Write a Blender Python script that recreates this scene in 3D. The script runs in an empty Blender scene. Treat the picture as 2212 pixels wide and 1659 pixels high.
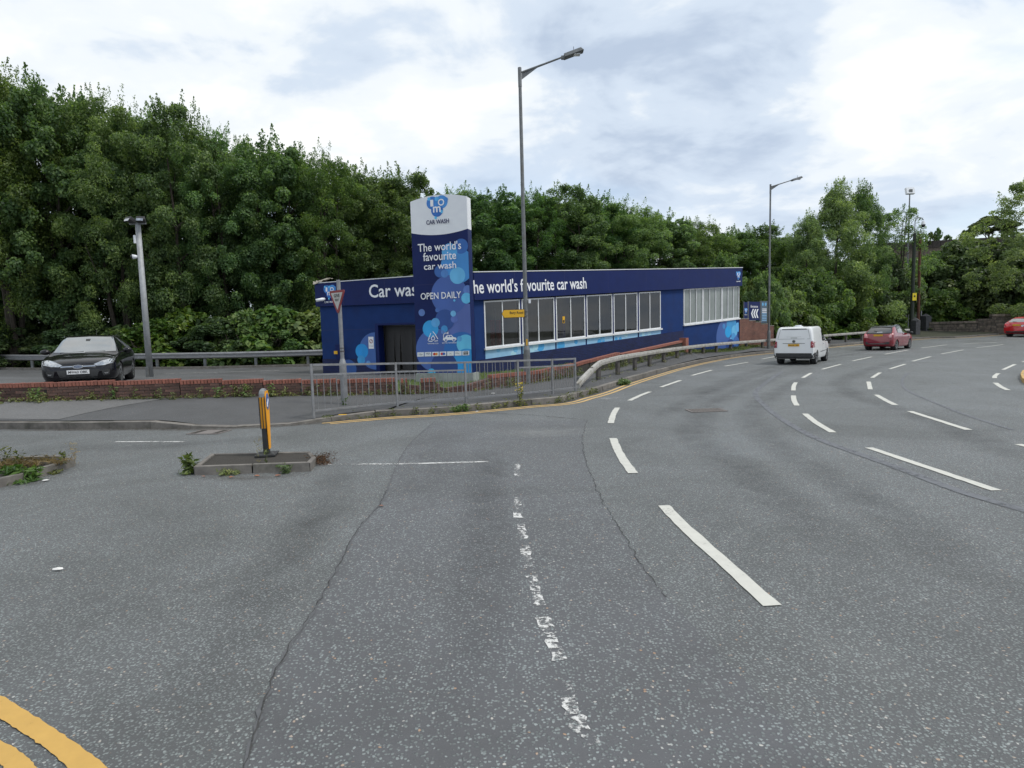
import bpy, bmesh, math, random
import numpy as np
from mathutils import Vector, Matrix
from mathutils.bvhtree import BVHTree

random.seed(7)
scene = bpy.context.scene
COL = scene.collection

# ------------------------------------------------------------------ camera
F, CX, CY, HC = 1270.0, 1106.0, 829.5, 1.75
PITCH = math.atan((829.5 - 716) / F)
ROLL = 0.0274
fwd = np.array([0, math.cos(PITCH), -math.sin(PITCH)])
up0 = np.array([0, math.sin(PITCH), math.cos(PITCH)])
r0 = np.array([1.0, 0, 0])
RX = math.cos(ROLL) * r0 - math.sin(ROLL) * up0
UX = math.sin(ROLL) * r0 + math.cos(ROLL) * up0
cam = bpy.data.cameras.new('camera')
cam.sensor_width = 36
cam.lens = 36 * F / 2212
cam.clip_start = 0.1
cam.clip_end = 3000
camo = bpy.data.objects.new('camera', cam)
COL.objects.link(camo)
m = Matrix.Identity(4)
for i in range(3):
    m[i][0], m[i][1], m[i][2] = RX[i], UX[i], -fwd[i]
m[2][3] = HC
camo.matrix_world = m
scene.camera = camo

# ------------------------------------------------------------------ sky, sun, exposure
SUN_EL, SUN_AZ = math.radians(58), math.radians(108)      # azimuth from +Y, clockwise
world = bpy.data.worlds.new('World')
scene.world = world
world.use_nodes = True
nt = world.node_tree
nt.nodes.clear()
def wn(t, **k):
    n = nt.nodes.new(t)
    for a, b in k.items():
        setattr(n, a, b)
    return n
def wl(a, b):
    nt.links.new(a, b)
def wmath(op, a, b=None, clamp=False):
    n = wn('ShaderNodeMath', operation=op, use_clamp=clamp)
    for i, v in enumerate((a, b)):
        if v is None: continue
        if isinstance(v, (int, float)): n.inputs[i].default_value = v
        else: wl(v, n.inputs[i])
    return n.outputs[0]
out = wn('ShaderNodeOutputWorld'); bg = wn('ShaderNodeBackground'); bg.inputs[1].default_value = 0.1
wl(bg.outputs[0], out.inputs[0])
sky = wn('ShaderNodeTexSky', sky_type='NISHITA', sun_disc=False)
sky.sun_elevation = SUN_EL; sky.sun_rotation = SUN_AZ; sky.air_density = 1.2; sky.dust_density = 1.5; sky.ozone_density = 1.4
tc = wn('ShaderNodeTexCoord'); sep = wn('ShaderNodeSeparateXYZ'); wl(tc.outputs['Generated'], sep.inputs[0])
den = wmath('ADD', wmath('MAXIMUM', sep.outputs[2], 0.0), 0.30)
cx = wmath('DIVIDE', sep.outputs[0], den); cy = wmath('DIVIDE', sep.outputs[1], den)
comb = wn('ShaderNodeCombineXYZ'); wl(cx, comb.inputs[0]); wl(cy, comb.inputs[1])
def wnoise(scale, det, rough, dist, off):
    mp = wn('ShaderNodeMapping'); mp.inputs['Location'].default_value = off; mp.inputs['Scale'].default_value = (0.9, 1.1, 1)
    wl(comb.outputs[0], mp.inputs[0])
    n = wn('ShaderNodeTexNoise'); wl(mp.outputs[0], n.inputs['Vector'])
    n.inputs['Scale'].default_value = scale; n.inputs['Detail'].default_value = det
    n.inputs['Roughness'].default_value = rough; n.inputs['Distortion'].default_value = dist
    return n.outputs[0]
def wramp(fac, stops):
    r = wn('ShaderNodeValToRGB'); wl(fac, r.inputs[0]); r.color_ramp.interpolation = 'EASE'
    e = r.color_ramp.elements
    while len(e) < len(stops): e.new(0.5)
    for i, (p, c) in enumerate(stops):
        e[i].position = p; e[i].color = tuple(c) + (1,)
    return r.outputs[0]
n1 = wmath('ADD', wmath('MULTIPLY', wnoise(1.15, 6, 0.52, 0.3, (1.3, 7.2, 0.0)), 0.66), wmath('MULTIPLY', wnoise(3.4, 7, 0.55, 0.3, (5.3, 2.2, 3.0)), 0.34))
n2 = wnoise(0.8, 5, 0.5, 0.1, (9.1, 4.4, 2.0))
# cloud body: shaded undersides to bright tops (values x10, background strength 0.1)
cl = wramp(n1, [(0.38, (3.35, 4.0, 5.0)), (0.45, (4.5, 5.15, 6.0)), (0.50, (5.95, 6.3, 6.6)), (0.56, (6.9, 7.0, 7.05))])
cov = wramp(n2, [(0.36, (0.55,) * 3), (0.50, (1, 1, 1))])
skb = wn('ShaderNodeMix', data_type='RGBA', blend_type='MULTIPLY'); skb.inputs['Factor'].default_value = 1
wl(sky.outputs[0], skb.inputs[6]); skb.inputs[7].default_value = (1.35, 1.35, 1.35, 1)
mix = wn('ShaderNodeMix', data_type='RGBA'); wl(cov, mix.inputs['Factor']); wl(skb.outputs[2], mix.inputs[6]); wl(cl, mix.inputs[7])
# paler towards the horizon
hz = wmath('SUBTRACT', 1.0, wmath('DIVIDE', wmath('ABSOLUTE', sep.outputs[2]), 0.30), True)
mixh = wn('ShaderNodeMix', data_type='RGBA'); wl(wmath('MULTIPLY', hz, 0.45), mixh.inputs['Factor'])
wl(mix.outputs[2], mixh.inputs[6]); mixh.inputs[7].default_value = (4.6, 5.3, 6.3, 1)
wl(mixh.outputs[2], bg.inputs[0])

sl = bpy.data.lights.new('sun', 'SUN'); sl.energy = 1.5; sl.angle = math.radians(12); sl.color = (1, 0.965, 0.91)
so = bpy.data.objects.new('sun', sl); COL.objects.link(so)
sd = Vector((math.sin(SUN_AZ) * math.cos(SUN_EL), math.cos(SUN_AZ) * math.cos(SUN_EL), math.sin(SUN_EL)))
so.rotation_euler = sd.to_track_quat('Z', 'Y').to_euler(); so.location = (0, 0, 60)
scene.view_settings.view_transform = 'Standard'; scene.view_settings.look = 'None'
scene.view_settings.exposure = 0.62; scene.view_settings.gamma = 1.0
scene.view_settings.use_curve_mapping = False
scene.cycles.max_bounces = 9; scene.cycles.diffuse_bounces = 7; scene.cycles.transmission_bounces = 6; scene.cycles.transparent_max_bounces = 12

# ------------------------------------------------------------------ survey helpers: photo pixel (2212 wide) -> place
def ray(x, y):
    return fwd + RX * ((x - CX) / F) + UX * ((CY - y) / F)
def zroad(X, Y):
    t = min(1, max(0, (Y - 36) / 12)); return 0.3 * t * t * (3 - 2 * t) + 0.008 * max(0, Y - 48)
def G(x, y, off=0.0):
    z = off; d = ray(x, y)
    for _ in range(8):
        t = (z - HC) / d[2]; z = off + zroad(d[0] * t, d[1] * t)
    return (float(d[0] * t), float(d[1] * t), z)
def D(x, y, Y):
    d = ray(x, y); t = Y / d[1]; return (float(d[0] * t), Y, float(HC + d[2] * t))
def on_line(x, y, A, B):
    d = ray(x, y); A = np.array(A[:2]); B = np.array(B[:2]); u = (B - A) / np.linalg.norm(B - A); n = np.array([-u[1], u[0]])
    t = (A @ n) / (d[:2] @ n); p = d * t; return float(p[0]), float(p[1]), float(HC + p[2])

# terrain by thin plate spline through levelled points
TP = []
KERB_PX = [(0, 927.5), (104, 927.5), (302, 926), (341, 926), (455, 926), (568, 921), (640, 917), (690, 911.5), (760, 905), (847, 898), (923, 894), (1016, 887), (1130, 876),
           (1206, 869.5), (1245, 859.5), (1288, 848), (1340, 829.8), (1406, 810), (1463, 794.4), (1525, 780.8), ]
KERB = [(-60, 20.5), (-30, 15.4), (-18, 13.4)] + [G(*p)[:2] for p in KERB_PX] + [(12.6, 33.0), (15.9, 36.15), (19.5, 38.9), (23.5, 41.4), (28.0, 44.0), (33.2, 46.7)]
_k = G(2130, 725.5); KERB += [_k[:2], (75, 76), (120, 100)]
def kz(p):      # upstand of the kerb, dropped at the crossing
    X, Y = p
    if Y > 13: return 0.13
    if X < -7.1: return 0.15
    if X < -6.0: return 0.15 - 0.115 * (X + 7.1) / 1.1
    if X < -4.4: return 0.035
    if X < -3.3: return 0.035 + 0.095 * (X + 4.4) / 1.1
    return 0.13
_kd = []
for a_, c_ in zip(KERB[1:-1], KERB[2:]):
    n_ = max(1, int(math.hypot(c_[0] - a_[0], c_[1] - a_[1]) / 1.3)) if c_[1] < 50 else 1
    _kd += [(a_[0] + (c_[0] - a_[0]) * i / n_, a_[1] + (c_[1] - a_[1]) * i / n_) for i in range(n_)]
for p in _kd + [KERB[-1]]:
    TP.append((p[0], p[1], kz(p) + zroad(*p) - 0.005))
WALL_A = [(-60, 24, 1.2), (-30, 18.2, .95), (-18, 14.6, .62), (-12.0, 13.9, .42), (-9, 14.6, .33), (-5.3, 15.6, .2), (-1.9, 16.2, .1)]
WALL_B = [(-1.2, 16.4, .1), (.2, 18.1, .11), (1.54, 19.7, .13), (4.55, 24.7, .18), (6.9, 27.6, .37), (8.6, 29.6, .52)]
TP += WALL_A + WALL_B
TP += [(-12.5, 17.5, .47), (-12.3, 22, .45), (-14, 22.7, .33), (-8.2, 25.6, .14), (-1.4, 23.2, .1), (13.93, 36.0, .52), (6.3, 29.6, .42), (10.3, 33.0, .46), (-2.2, 19.8, .1), (-28, 32, .45), (-16.7, 29.7, .3), (-9.5, 30, .25),
       (16.3, 38.6, .42), (20.5, 43.2, .45), (28, 49.5, .6), (34, 50.5, .8), (-25, 40, 1.0), (0, 44, 1.2), (20, 56, 1.6), (-35, 60, 3), (10, 70, 3), (40, 62, 2.2), (60, 70, 2.6), (60, 100, 5), (-20, 110, 5), (-80, 60, 3), (100, 140, 6), (40, 54, 1.0), (-25, 22, .7)]
_P = np.array(TP)
def _phi(r2):
    return np.where(r2 > 0, r2 * np.log(np.maximum(r2, 1e-12)), 0.0)
_n = len(_P); _A = np.zeros((_n + 3, _n + 3))
_A[:_n, :_n] = _phi(((_P[:, None, :2] - _P[None, :, :2]) ** 2).sum(-1)) + np.eye(_n) * 0.02
_A[:_n, _n] = 1; _A[:_n, _n + 1:] = _P[:, :2]; _A[_n, :_n] = 1; _A[_n + 1:, :_n] = _P[:, :2].T
_w = np.linalg.solve(_A, np.concatenate([_P[:, 2], np.zeros(3)]))
def terr(X, Y):
    r2 = (_P[:, 0] - X) ** 2 + (_P[:, 1] - Y) ** 2
    z = float(_phi(r2) @ _w[:_n] + _w[_n] + _w[_n + 1] * X + _w[_n + 2] * Y)
    if Y > 13.2: z = max(z, zroad(X, Y) + .115)
    far = max(0, math.hypot(X - 5, Y - 30) - 60)
    k = min(1, far / 60); return z * (1 - k) + 4.0 * k

# ------------------------------------------------------------------ materials
MATS = {}
def nodes_of(name):
    mt = bpy.data.materials.new(name); mt.use_nodes = True
    t = mt.node_tree; b = t.nodes['Principled BSDF']; o = t.nodes['Material Output']
    return mt, t, b, o
def S(t, typ, **k):
    n = t.nodes.new(typ)
    for a, b in k.items(): setattr(n, a, b)
    return n
def ramp(t, fac, stops, interp='LINEAR'):
    r = S(t, 'ShaderNodeValToRGB'); t.links.new(fac, r.inputs[0]); r.color_ramp.interpolation = interp
    e = r.color_ramp.elements
    while len(e) < len(stops): e.new(0.5)
    for i, (p, c) in enumerate(stops):
        e[i].position = p; e[i].color = (c, c, c, 1) if isinstance(c, (int, float)) else tuple(c) + (1,)
    return r.outputs[0]
def noise(t, vec, scale, det=4, rough=.55, dist=0.0):
    n = S(t, 'ShaderNodeTexNoise'); t.links.new(vec, n.inputs['Vector'])
    n.inputs['Scale'].default_value = scale; n.inputs['Detail'].default_value = det; n.inputs['Roughness'].default_value = rough
    n.inputs['Distortion'].default_value = dist
    return n.outputs[0]
def mixc(t, f, a, b, blend='MIX'):
    n = S(t, 'ShaderNodeMix', data_type='RGBA', blend_type=blend)
    for sock, v in ((n.inputs['Factor'], f), (n.inputs[6], a), (n.inputs[7], b)):
        if isinstance(v, (int, float)): sock.default_value = v
        elif isinstance(v, tuple): sock.default_value = v + (1,) if len(v) == 3 else v
        else: t.links.new(v, sock)
    return n.outputs[2]
def math_(t, op, a, b=None, clamp=False):
    n = S(t, 'ShaderNodeMath', operation=op, use_clamp=clamp)
    for i, v in enumerate((a, b)):
        if v is None: continue
        if isinstance(v, (int, float)): n.inputs[i].default_value = v
        else: t.links.new(v, n.inputs[i])
    return n.outputs[0]
def bump(t, b, h, strength, dist=0.01):
    n = S(t, 'ShaderNodeBump'); n.inputs['Strength'].default_value = strength; n.inputs['Distance'].default_value = dist
    t.links.new(h, n.inputs['Height']); t.links.new(n.outputs[0], b.inputs['Normal'])
def mat(name, c1, c2=None, scale=6.0, rough=.6, metal=0.0, bmp=0.0, bscale=40.0, spec=.5, island=0.0, coat=0.0, dirt=None, dirt_scale=2.5, dirt_amt=.5):
    if name in MATS: return MATS[name]
    mt, t, b, o = nodes_of(name)
    c2 = c2 or tuple(v * .82 for v in c1)
    co = S(t, 'ShaderNodeTexCoord').outputs['Object']
    n = noise(t, co, scale, 5, .6)
    f = ramp(t, n, [(.35, 0.0), (.65, 1.0)])
    c = mixc(t, f, c1, c2)
    if dirt:
        d = ramp(t, noise(t, co, dirt_scale, 7, .65, .4), [(.5, 0.0), (.68, dirt_amt)])
        c = mixc(t, d, c, dirt)
    if island:
        g = S(t, 'ShaderNodeObjectInfo')
        k = math_(t, 'ADD', math_(t, 'MULTIPLY', g.outputs['Random'], island), 1 - island / 2)
        c = mixc(t, 1.0, c, k, 'MULTIPLY')
    t.links.new(c, b.inputs['Base Color'])
    b.inputs['Roughness'].default_value = rough; b.inputs['Metallic'].default_value = metal; b.inputs['Specular IOR Level'].default_value = spec
    if coat: b.inputs['Coat Weight'].default_value = coat; b.inputs['Coat Roughness'].default_value = .04
    if bmp: bump(t, b, noise(t, co, bscale, 4, .6), bmp)
    MATS[name] = mt
    return mt
def asphalt(name, bit, chip, dens, cell=58.0, patch=(.72, 1.2), sheen=.55):
    mt, t, b, o = nodes_of(name)
    co = S(t, 'ShaderNodeTexCoord').outputs['Object']
    v = S(t, 'ShaderNodeTexVoronoi'); v.inputs['Scale'].default_value = cell; v.inputs['Randomness'].default_value = 1.0
    wob = S(t, 'ShaderNodeTexNoise'); wob.inputs['Scale'].default_value = 65; t.links.new(co, wob.inputs['Vector'])
    vm = S(t, 'ShaderNodeVectorMath', operation='MULTIPLY_ADD'); t.links.new(wob.outputs['Color'], vm.inputs[0]); vm.inputs[1].default_value = (.016, .016, .016); t.links.new(co, vm.inputs[2])
    t.links.new(vm.outputs[0], v.inputs['Vector'])
    sp = S(t, 'ShaderNodeSeparateColor'); t.links.new(v.outputs['Color'], sp.inputs[0])
    big = noise(t, co, .38, 8, .68, .8); mid = noise(t, co, 3.2, 4, .6)
    d2 = math_(t, 'ADD', dens, math_(t, 'MULTIPLY', math_(t, 'SUBTRACT', mid, .5), .55))
    pres = math_(t, 'LESS_THAN', sp.outputs[0], d2)
    shape = ramp(t, v.outputs['Distance'], [(.36, 1.0), (.52, 0.0)])
    mask = math_(t, 'MULTIPLY', pres, shape)
    cc = ramp(t, sp.outputs[1], [(0.0, tuple(c * .62 for c in chip)), (.5, chip), (.9, tuple(c * 1.35 for c in chip)), (.955, tuple(c * 1.45 for c in chip)), (.978, (.46, .45, .42)), (.996, (.36, .24, .16))])
    fine = noise(t, co, 240, 2, .6)
    bb = mixc(t, fine, tuple(c * .72 for c in bit), tuple(c * 1.35 for c in bit))
    c = mixc(t, mask, bb, cc)
    pt = ramp(t, big, [(.3, (patch[0], patch[0] * 1.0, patch[0] * .98)), (.5, (1, 1, 1)), (.72, (patch[1], patch[1] * 1.01, patch[1] * 1.03))])
    c = mixc(t, 1.0, c, pt, 'MULTIPLY')
    t.links.new(c, b.inputs['Base Color'])
    b.inputs['Roughness'].default_value = sheen; b.inputs['Specular IOR Level'].default_value = .38
    h = math_(t, 'ADD', math_(t, 'MULTIPLY', mask, .8), math_(t, 'MULTIPLY', fine, .5))
    bump(t, b, h, .75, .006)
    MATS[name] = mt
    return mt
def worn(name, col, lo, hi, scale=34.0):
    mt, t, b, o = nodes_of(name)
    co = S(t, 'ShaderNodeTexCoord').outputs['Object']
    n = math_(t, 'ADD', math_(t, 'MULTIPLY', noise(t, co, scale, 5, .7), .6), math_(t, 'MULTIPLY', noise(t, co, 4.5, 3, .6), .4))
    a = ramp(t, n, [(lo, 0.0), (hi, 1.0)])
    c = mixc(t, noise(t, co, 9, 6, .65), tuple(v * .72 for v in col), col)
    t.links.new(c, b.inputs['Base Color']); t.links.new(a, b.inputs['Alpha']); b.inputs['Roughness'].default_value = .6
    MATS[name] = mt
    return mt
def leafmat(name, dark, mid, light, trans=.3):
    mt, t, b, o = nodes_of(name)
    g = S(t, 'ShaderNodeNewGeometry'); oi = S(t, 'ShaderNodeObjectInfo')
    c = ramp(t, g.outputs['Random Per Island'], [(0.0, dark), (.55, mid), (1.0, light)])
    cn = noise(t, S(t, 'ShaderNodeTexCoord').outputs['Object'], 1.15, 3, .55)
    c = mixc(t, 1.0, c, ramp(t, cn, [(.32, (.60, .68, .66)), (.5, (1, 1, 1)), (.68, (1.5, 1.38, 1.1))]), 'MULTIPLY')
    hs = S(t, 'ShaderNodeHueSaturation'); t.links.new(c, hs.inputs['Color']); t.links.new(math_(t, 'ADD', math_(t, 'MULTIPLY', oi.outputs['Random'], .045), .485), hs.inputs['Hue'])
    sp = S(t, 'ShaderNodeMath', operation='FRACT'); t.links.new(math_(t, 'MULTIPLY', oi.outputs['Random'], 7.31), sp.inputs[0])
    t.links.new(math_(t, 'ADD', math_(t, 'MULTIPLY', sp.outputs[0], .62), .72), hs.inputs['Value']); t.links.new(math_(t, 'ADD', math_(t, 'MULTIPLY', sp.outputs[0], -.25), 1.05), hs.inputs['Saturation']); c = hs.outputs[0]
    t.links.new(c, b.inputs['Base Color']); b.inputs['Roughness'].default_value = .5; b.inputs['Specular IOR Level'].default_value = .35
    tr = S(t, 'ShaderNodeBsdfTranslucent'); t.links.new(mixc(t, 1.0, c, (1.25, 1.35, .6), 'MULTIPLY'), tr.inputs[0])
    mx = S(t, 'ShaderNodeMixShader'); mx.inputs[0].default_value = trans
    t.links.new(b.outputs[0], mx.inputs[1]); t.links.new(tr.outputs[0], mx.inputs[2]); t.links.new(mx.outputs[0], o.inputs[0])
    MATS[name] = mt
    return mt
def glassmat(name, tint, refl=.12, rough=.02):
    mt, t, b, o = nodes_of(name); t.nodes.remove(b)
    tr = S(t, 'ShaderNodeBsdfTransparent'); tr.inputs[0].default_value = tint + (1,)
    gl = S(t, 'ShaderNodeBsdfGlossy'); gl.inputs['Roughness'].default_value = rough
    fr = S(t, 'ShaderNodeFresnel'); fr.inputs[0].default_value = 1.5
    f = math_(t, 'ADD', fr.outputs[0], refl, True)
    mx = S(t, 'ShaderNodeMixShader'); t.links.new(f, mx.inputs[0]); t.links.new(tr.outputs[0], mx.inputs[1]); t.links.new(gl.outputs[0], mx.inputs[2]); t.links.new(mx.outputs[0], o.inputs[0])
    MATS[name] = mt
    return mt
def brickmat(name, c1, c2, mortar, scale=1.0, bmp=.6, axis='xz'):
    mt, t, b, o = nodes_of(name)
    tcn = S(t, 'ShaderNodeTexCoord'); uv = tcn.outputs['UV']
    br = S(t, 'ShaderNodeTexBrick'); t.links.new(uv, br.inputs['Vector']); br.inputs['Scale'].default_value = scale
    br.inputs['Brick Width'].default_value = .225; br.inputs['Row Height'].default_value = .075; br.inputs['Mortar Size'].default_value = .006; br.inputs['Mortar Smooth'].default_value = .2
    br.inputs['Color1'].default_value = c1 + (1,); br.inputs['Color2'].default_value = c2 + (1,); br.inputs['Mortar'].default_value = mortar + (1,)
    n = noise(t, tcn.outputs['Object'], 3.0, 6, .65)
    c = mixc(t, 1.0, br.outputs[0], ramp(t, n, [(.3, .7), (.7, 1.2)]), 'MULTIPLY')
    t.links.new(c, b.inputs['Base Color']); b.inputs['Roughness'].default_value = .75
    h = math_(t, 'SUBTRACT', 1.0, br.outputs[1]); bump(t, b, h, bmp, .012)
    MATS[name] = mt
    return mt
def emit_none(): pass

asphalt('road_asphalt', (.096, .099, .101), (.192, .213, .210), .88, 66)
asphalt('strip_asphalt', (.092, .094, .099), (.186, .207, .206), .62, 60)
asphalt('pavement_tarmac', (.075, .076, .078), (.11, .115, .115), .35, 120, (.75, 1.2), .75)
asphalt('old_tarmac', (.125, .125, .125), (.17, .17, .165), .4, 120, (.8, 1.15), .8)
asphalt('forecourt_asphalt', (.09, .092, .095), (.16, .165, .165), .4, 70, (.7, 1.25), .6)
M_white = worn('road_white', (.60, .595, .54), .24, .42)
M_fade = worn('road_white_faded', (.66, .66, .64), .49, .57, 30)
M_fade2 = worn('road_white_thin', (.66, .66, .64), .40, .52, 30)
M_yel = worn('road_yellow', (.58, .35, .085), .22, .40)
M_yel2 = worn('road_yellow_far', (.66, .44, .17), .22, .42)
M_seam = mat('tar_seam', (.075, .078, .082), (.098, .10, .105), 30, .6, bmp=.3)
M_band = worn('overband', (.135, .142, .155), .25, .5, 16)
M_crack = worn('crack_dark', (.045, .044, .043), .38, .54, 26)
M_kerb = mat('kerb_stone', (.19, .175, .155), (.125, .115, .105), 7, .85, bmp=.5, bscale=60, island=.25, dirt=(.06, .06, .045), dirt_amt=.7)
M_galv = mat('galvanised', (.29, .295, .305), (.225, .23, .24), 9, .5, metal=.55, dirt=(.16, .15, .14), dirt_amt=.5)
M_mast = mat('mast_grey', (.36, .375, .385), (.29, .30, .31), 7, .6, metal=.2, dirt=(.2, .2, .19))
M_galvd = mat('galvanised_dull', (.20, .21, .215), (.14, .148, .15), 6, .6, metal=.4, dirt=(.13, .12, .1))
M_rail = mat('weathered_rail', (.42, .41, .385), (.32, .31, .285), 8, .6, metal=.1, dirt=(.17, .155, .12), dirt_scale=5, dirt_amt=.85)
M_post = mat('weathered_post', (.10, .09, .085), (.06, .055, .05), 10, .8, dirt=(.16, .15, .13))
M_brick = mat('old_brick', (.15, .078, .06), (.085, .055, .048), 16, .9, bmp=.7, bscale=60, island=.7, dirt=(.035, .035, .026), dirt_scale=3, dirt_amt=.7)
M_cope = mat('coping_brick', (.27, .098, .068), (.20, .075, .055), 12, .8, bmp=.4, bscale=70, island=.35, dirt=(.15, .085, .06), dirt_scale=4)
M_mortar = mat('mortar', (.05, .046, .04), (.03, .028, .026), 12, .95)
M_navy = mat('navy_panel', (.006, .017, .10), (.005, .014, .085), 2, .45, spec=.2, dirt=(.012, .022, .085), dirt_scale=.7, dirt_amt=.35)
M_blue = mat('blue_render', (.012, .040, .155), (.010, .034, .132), 3, .7, spec=.18, bmp=.5, bscale=120, dirt=(.02, .03, .09), dirt_scale=.8, dirt_amt=.4)
brickmat('navy_brick', (.007, .018, .095), (.006, .014, .075), (.003, .005, .026), 1.0, 1.0)
brickmat('red_brick', (.19, .075, .05), (.14, .055, .04), (.15, .12, .10), 1.0, .5)
M_wframe = mat('white_frame', (.74, .75, .76), (.66, .67, .68), 5, .5)
M_lblue = mat('pale_blue_panel', (.30, .52, .72), (.24, .45, .67), 3, .45)
M_sign_w = mat('sign_white', (.78, .80, .82), (.74, .76, .79), 4, .45)
M_txt = mat('white_letter', (.85, .86, .88), (.80, .81, .84), 5, .5)
M_txtn = mat('navy_letter', (.018, .022, .10), None, 5, .5)
M_black = mat('black_letter', (.015, .015, .016), None, 5, .5)
M_red = mat('sign_red', (.26, .028, .032), (.20, .024, .026), 5, .55)
M_signy = mat('sign_yellow', (.78, .44, .02), (.72, .40, .018), 5, .5)
M_grey = mat('plinth_grey', (.34, .36, .35), (.27, .29, .28), 3, .7, dirt=(.14, .15, .11))
M_conc = mat('concrete', (.34, .32, .28), (.25, .235, .2), 4, .9, bmp=.4)
M_dark = mat('dark_interior', (.02, .02, .021), (.012, .012, .013), 3, .9)
M_int = mat('interior_wall', (.42, .41, .37), (.30, .295, .27), .7, .8)
M_rubber = mat('rubber_strip', (.014, .014, .015), (.022, .021, .021), 9, .45)
M_tyre = mat('tyre', (.018, .018, .019), (.026, .026, .026), 20, .85)
M_alloy = mat('alloy', (.55, .56, .57), (.42, .43, .44), 6, .3, metal=.9)
M_plastic = mat('black_plastic', (.02, .021, .022), (.03, .031, .032), 12, .55)
M_pblack = mat('paint_black', (.006, .006, .008), (.009, .008, .010), 2, .14, coat=.3, spec=.3)
M_pwhite = mat('paint_white', (.74, .75, .75), (.70, .71, .71), 2, .3, coat=.5)
M_pred = mat('paint_dark_red', (.23, .012, .024), (.19, .010, .021), 2, .24, coat=.8)
M_pred2 = mat('paint_bright_red', (.48, .014, .022), (.42, .012, .02), 2, .26, coat=.8)
M_cglass = mat('car_glass', (.012, .014, .016), (.016, .018, .02), 3, .04, spec=.9, coat=1)
M_wind = mat('windscreen', (.05, .062, .066), (.11, .125, .13), 1.2, .035, spec=1.0, coat=1); M_wind.node_tree.nodes['Principled BSDF'].inputs['IOR'].default_value = 2.0
M_chrome = mat('chrome', (.72, .73, .75), (.62, .63, .65), 8, .14, metal=1)
M_lamp = mat('headlamp', (.50, .53, .56), (.20, .22, .25), 14, .08, metal=.5, coat=1)
M_tail = mat('tail_lamp', (.30, .01, .02), (.20, .008, .015), 12, .15, coat=1)
M_platey = mat('plate_yellow', (.72, .40, .03), None, 5, .45)
M_platew = mat('plate_white', (.72, .73, .74), None, 5, .45)
M_bark = mat('bark', (.075, .06, .046), (.04, .034, .028), 9, .95, bmp=.8, bscale=22)
M_stone = mat('sandstone', (.155, .125, .098), (.075, .064, .054), 5, .95, bmp=.8, bscale=14, island=.6, dirt=(.05, .055, .03))
M_via = mat('viaduct_stone', (.075, .062, .052), (.045, .04, .036), 1.5, .95, bmp=.8, bscale=5)
M_bol_y = mat('bollard_yellow', (.83, .36, .012), (.78, .33, .010), 9, .5)
M_bol_g = mat('bollard_cap', (.20, .215, .22), (.16, .17, .175), 9, .5)
M_bluesign = mat('keep_left_blue', (.05, .12, .34), (.10, .18, .38), 9, .4)
M_cctv = mat('pole_green', (.018, .028, .02), (.03, .036, .026), 4, .7)
M_rust = mat('rust', (.14, .06, .035), (.085, .04, .028), 9, .9)
M_litter = mat('litter', (.74, .73, .70), None, 9, .7)
M_litter_r = mat('litter_brick', (.34, .12, .06), (.22, .10, .05), 9, .8)
M_soil = mat('soil', (.045, .04, .034), (.03, .027, .022), 30, .95, bmp=.8, bscale=80)
M_earth = mat('earth', (.040, .043, .022), (.028, .030, .016), 2, .95, bmp=.6, bscale=14)
M_grassbed = mat('grass_bed', (.075, .105, .028), (.052, .08, .02), 5, .95, bmp=.8, bscale=60)
M_glass = glassmat('window_glass', (.60, .63, .62), .05)
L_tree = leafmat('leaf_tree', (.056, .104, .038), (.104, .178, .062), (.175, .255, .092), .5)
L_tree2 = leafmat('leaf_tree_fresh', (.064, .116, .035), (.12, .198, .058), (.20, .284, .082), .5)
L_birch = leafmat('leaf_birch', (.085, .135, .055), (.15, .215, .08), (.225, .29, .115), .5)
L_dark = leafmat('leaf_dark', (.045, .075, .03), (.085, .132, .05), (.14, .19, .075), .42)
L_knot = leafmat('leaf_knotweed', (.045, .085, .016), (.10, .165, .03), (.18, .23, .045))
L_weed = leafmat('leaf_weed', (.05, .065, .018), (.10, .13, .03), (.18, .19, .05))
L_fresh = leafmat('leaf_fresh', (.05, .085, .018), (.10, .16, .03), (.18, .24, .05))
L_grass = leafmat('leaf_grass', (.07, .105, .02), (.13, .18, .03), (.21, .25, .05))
L_dry = leafmat('leaf_dry', (.12, .085, .035), (.22, .16, .07), (.32, .25, .11))
L_rusty = leafmat('leaf_rusty', (.07, .03, .015), (.13, .06, .025), (.19, .10, .04))

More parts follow.
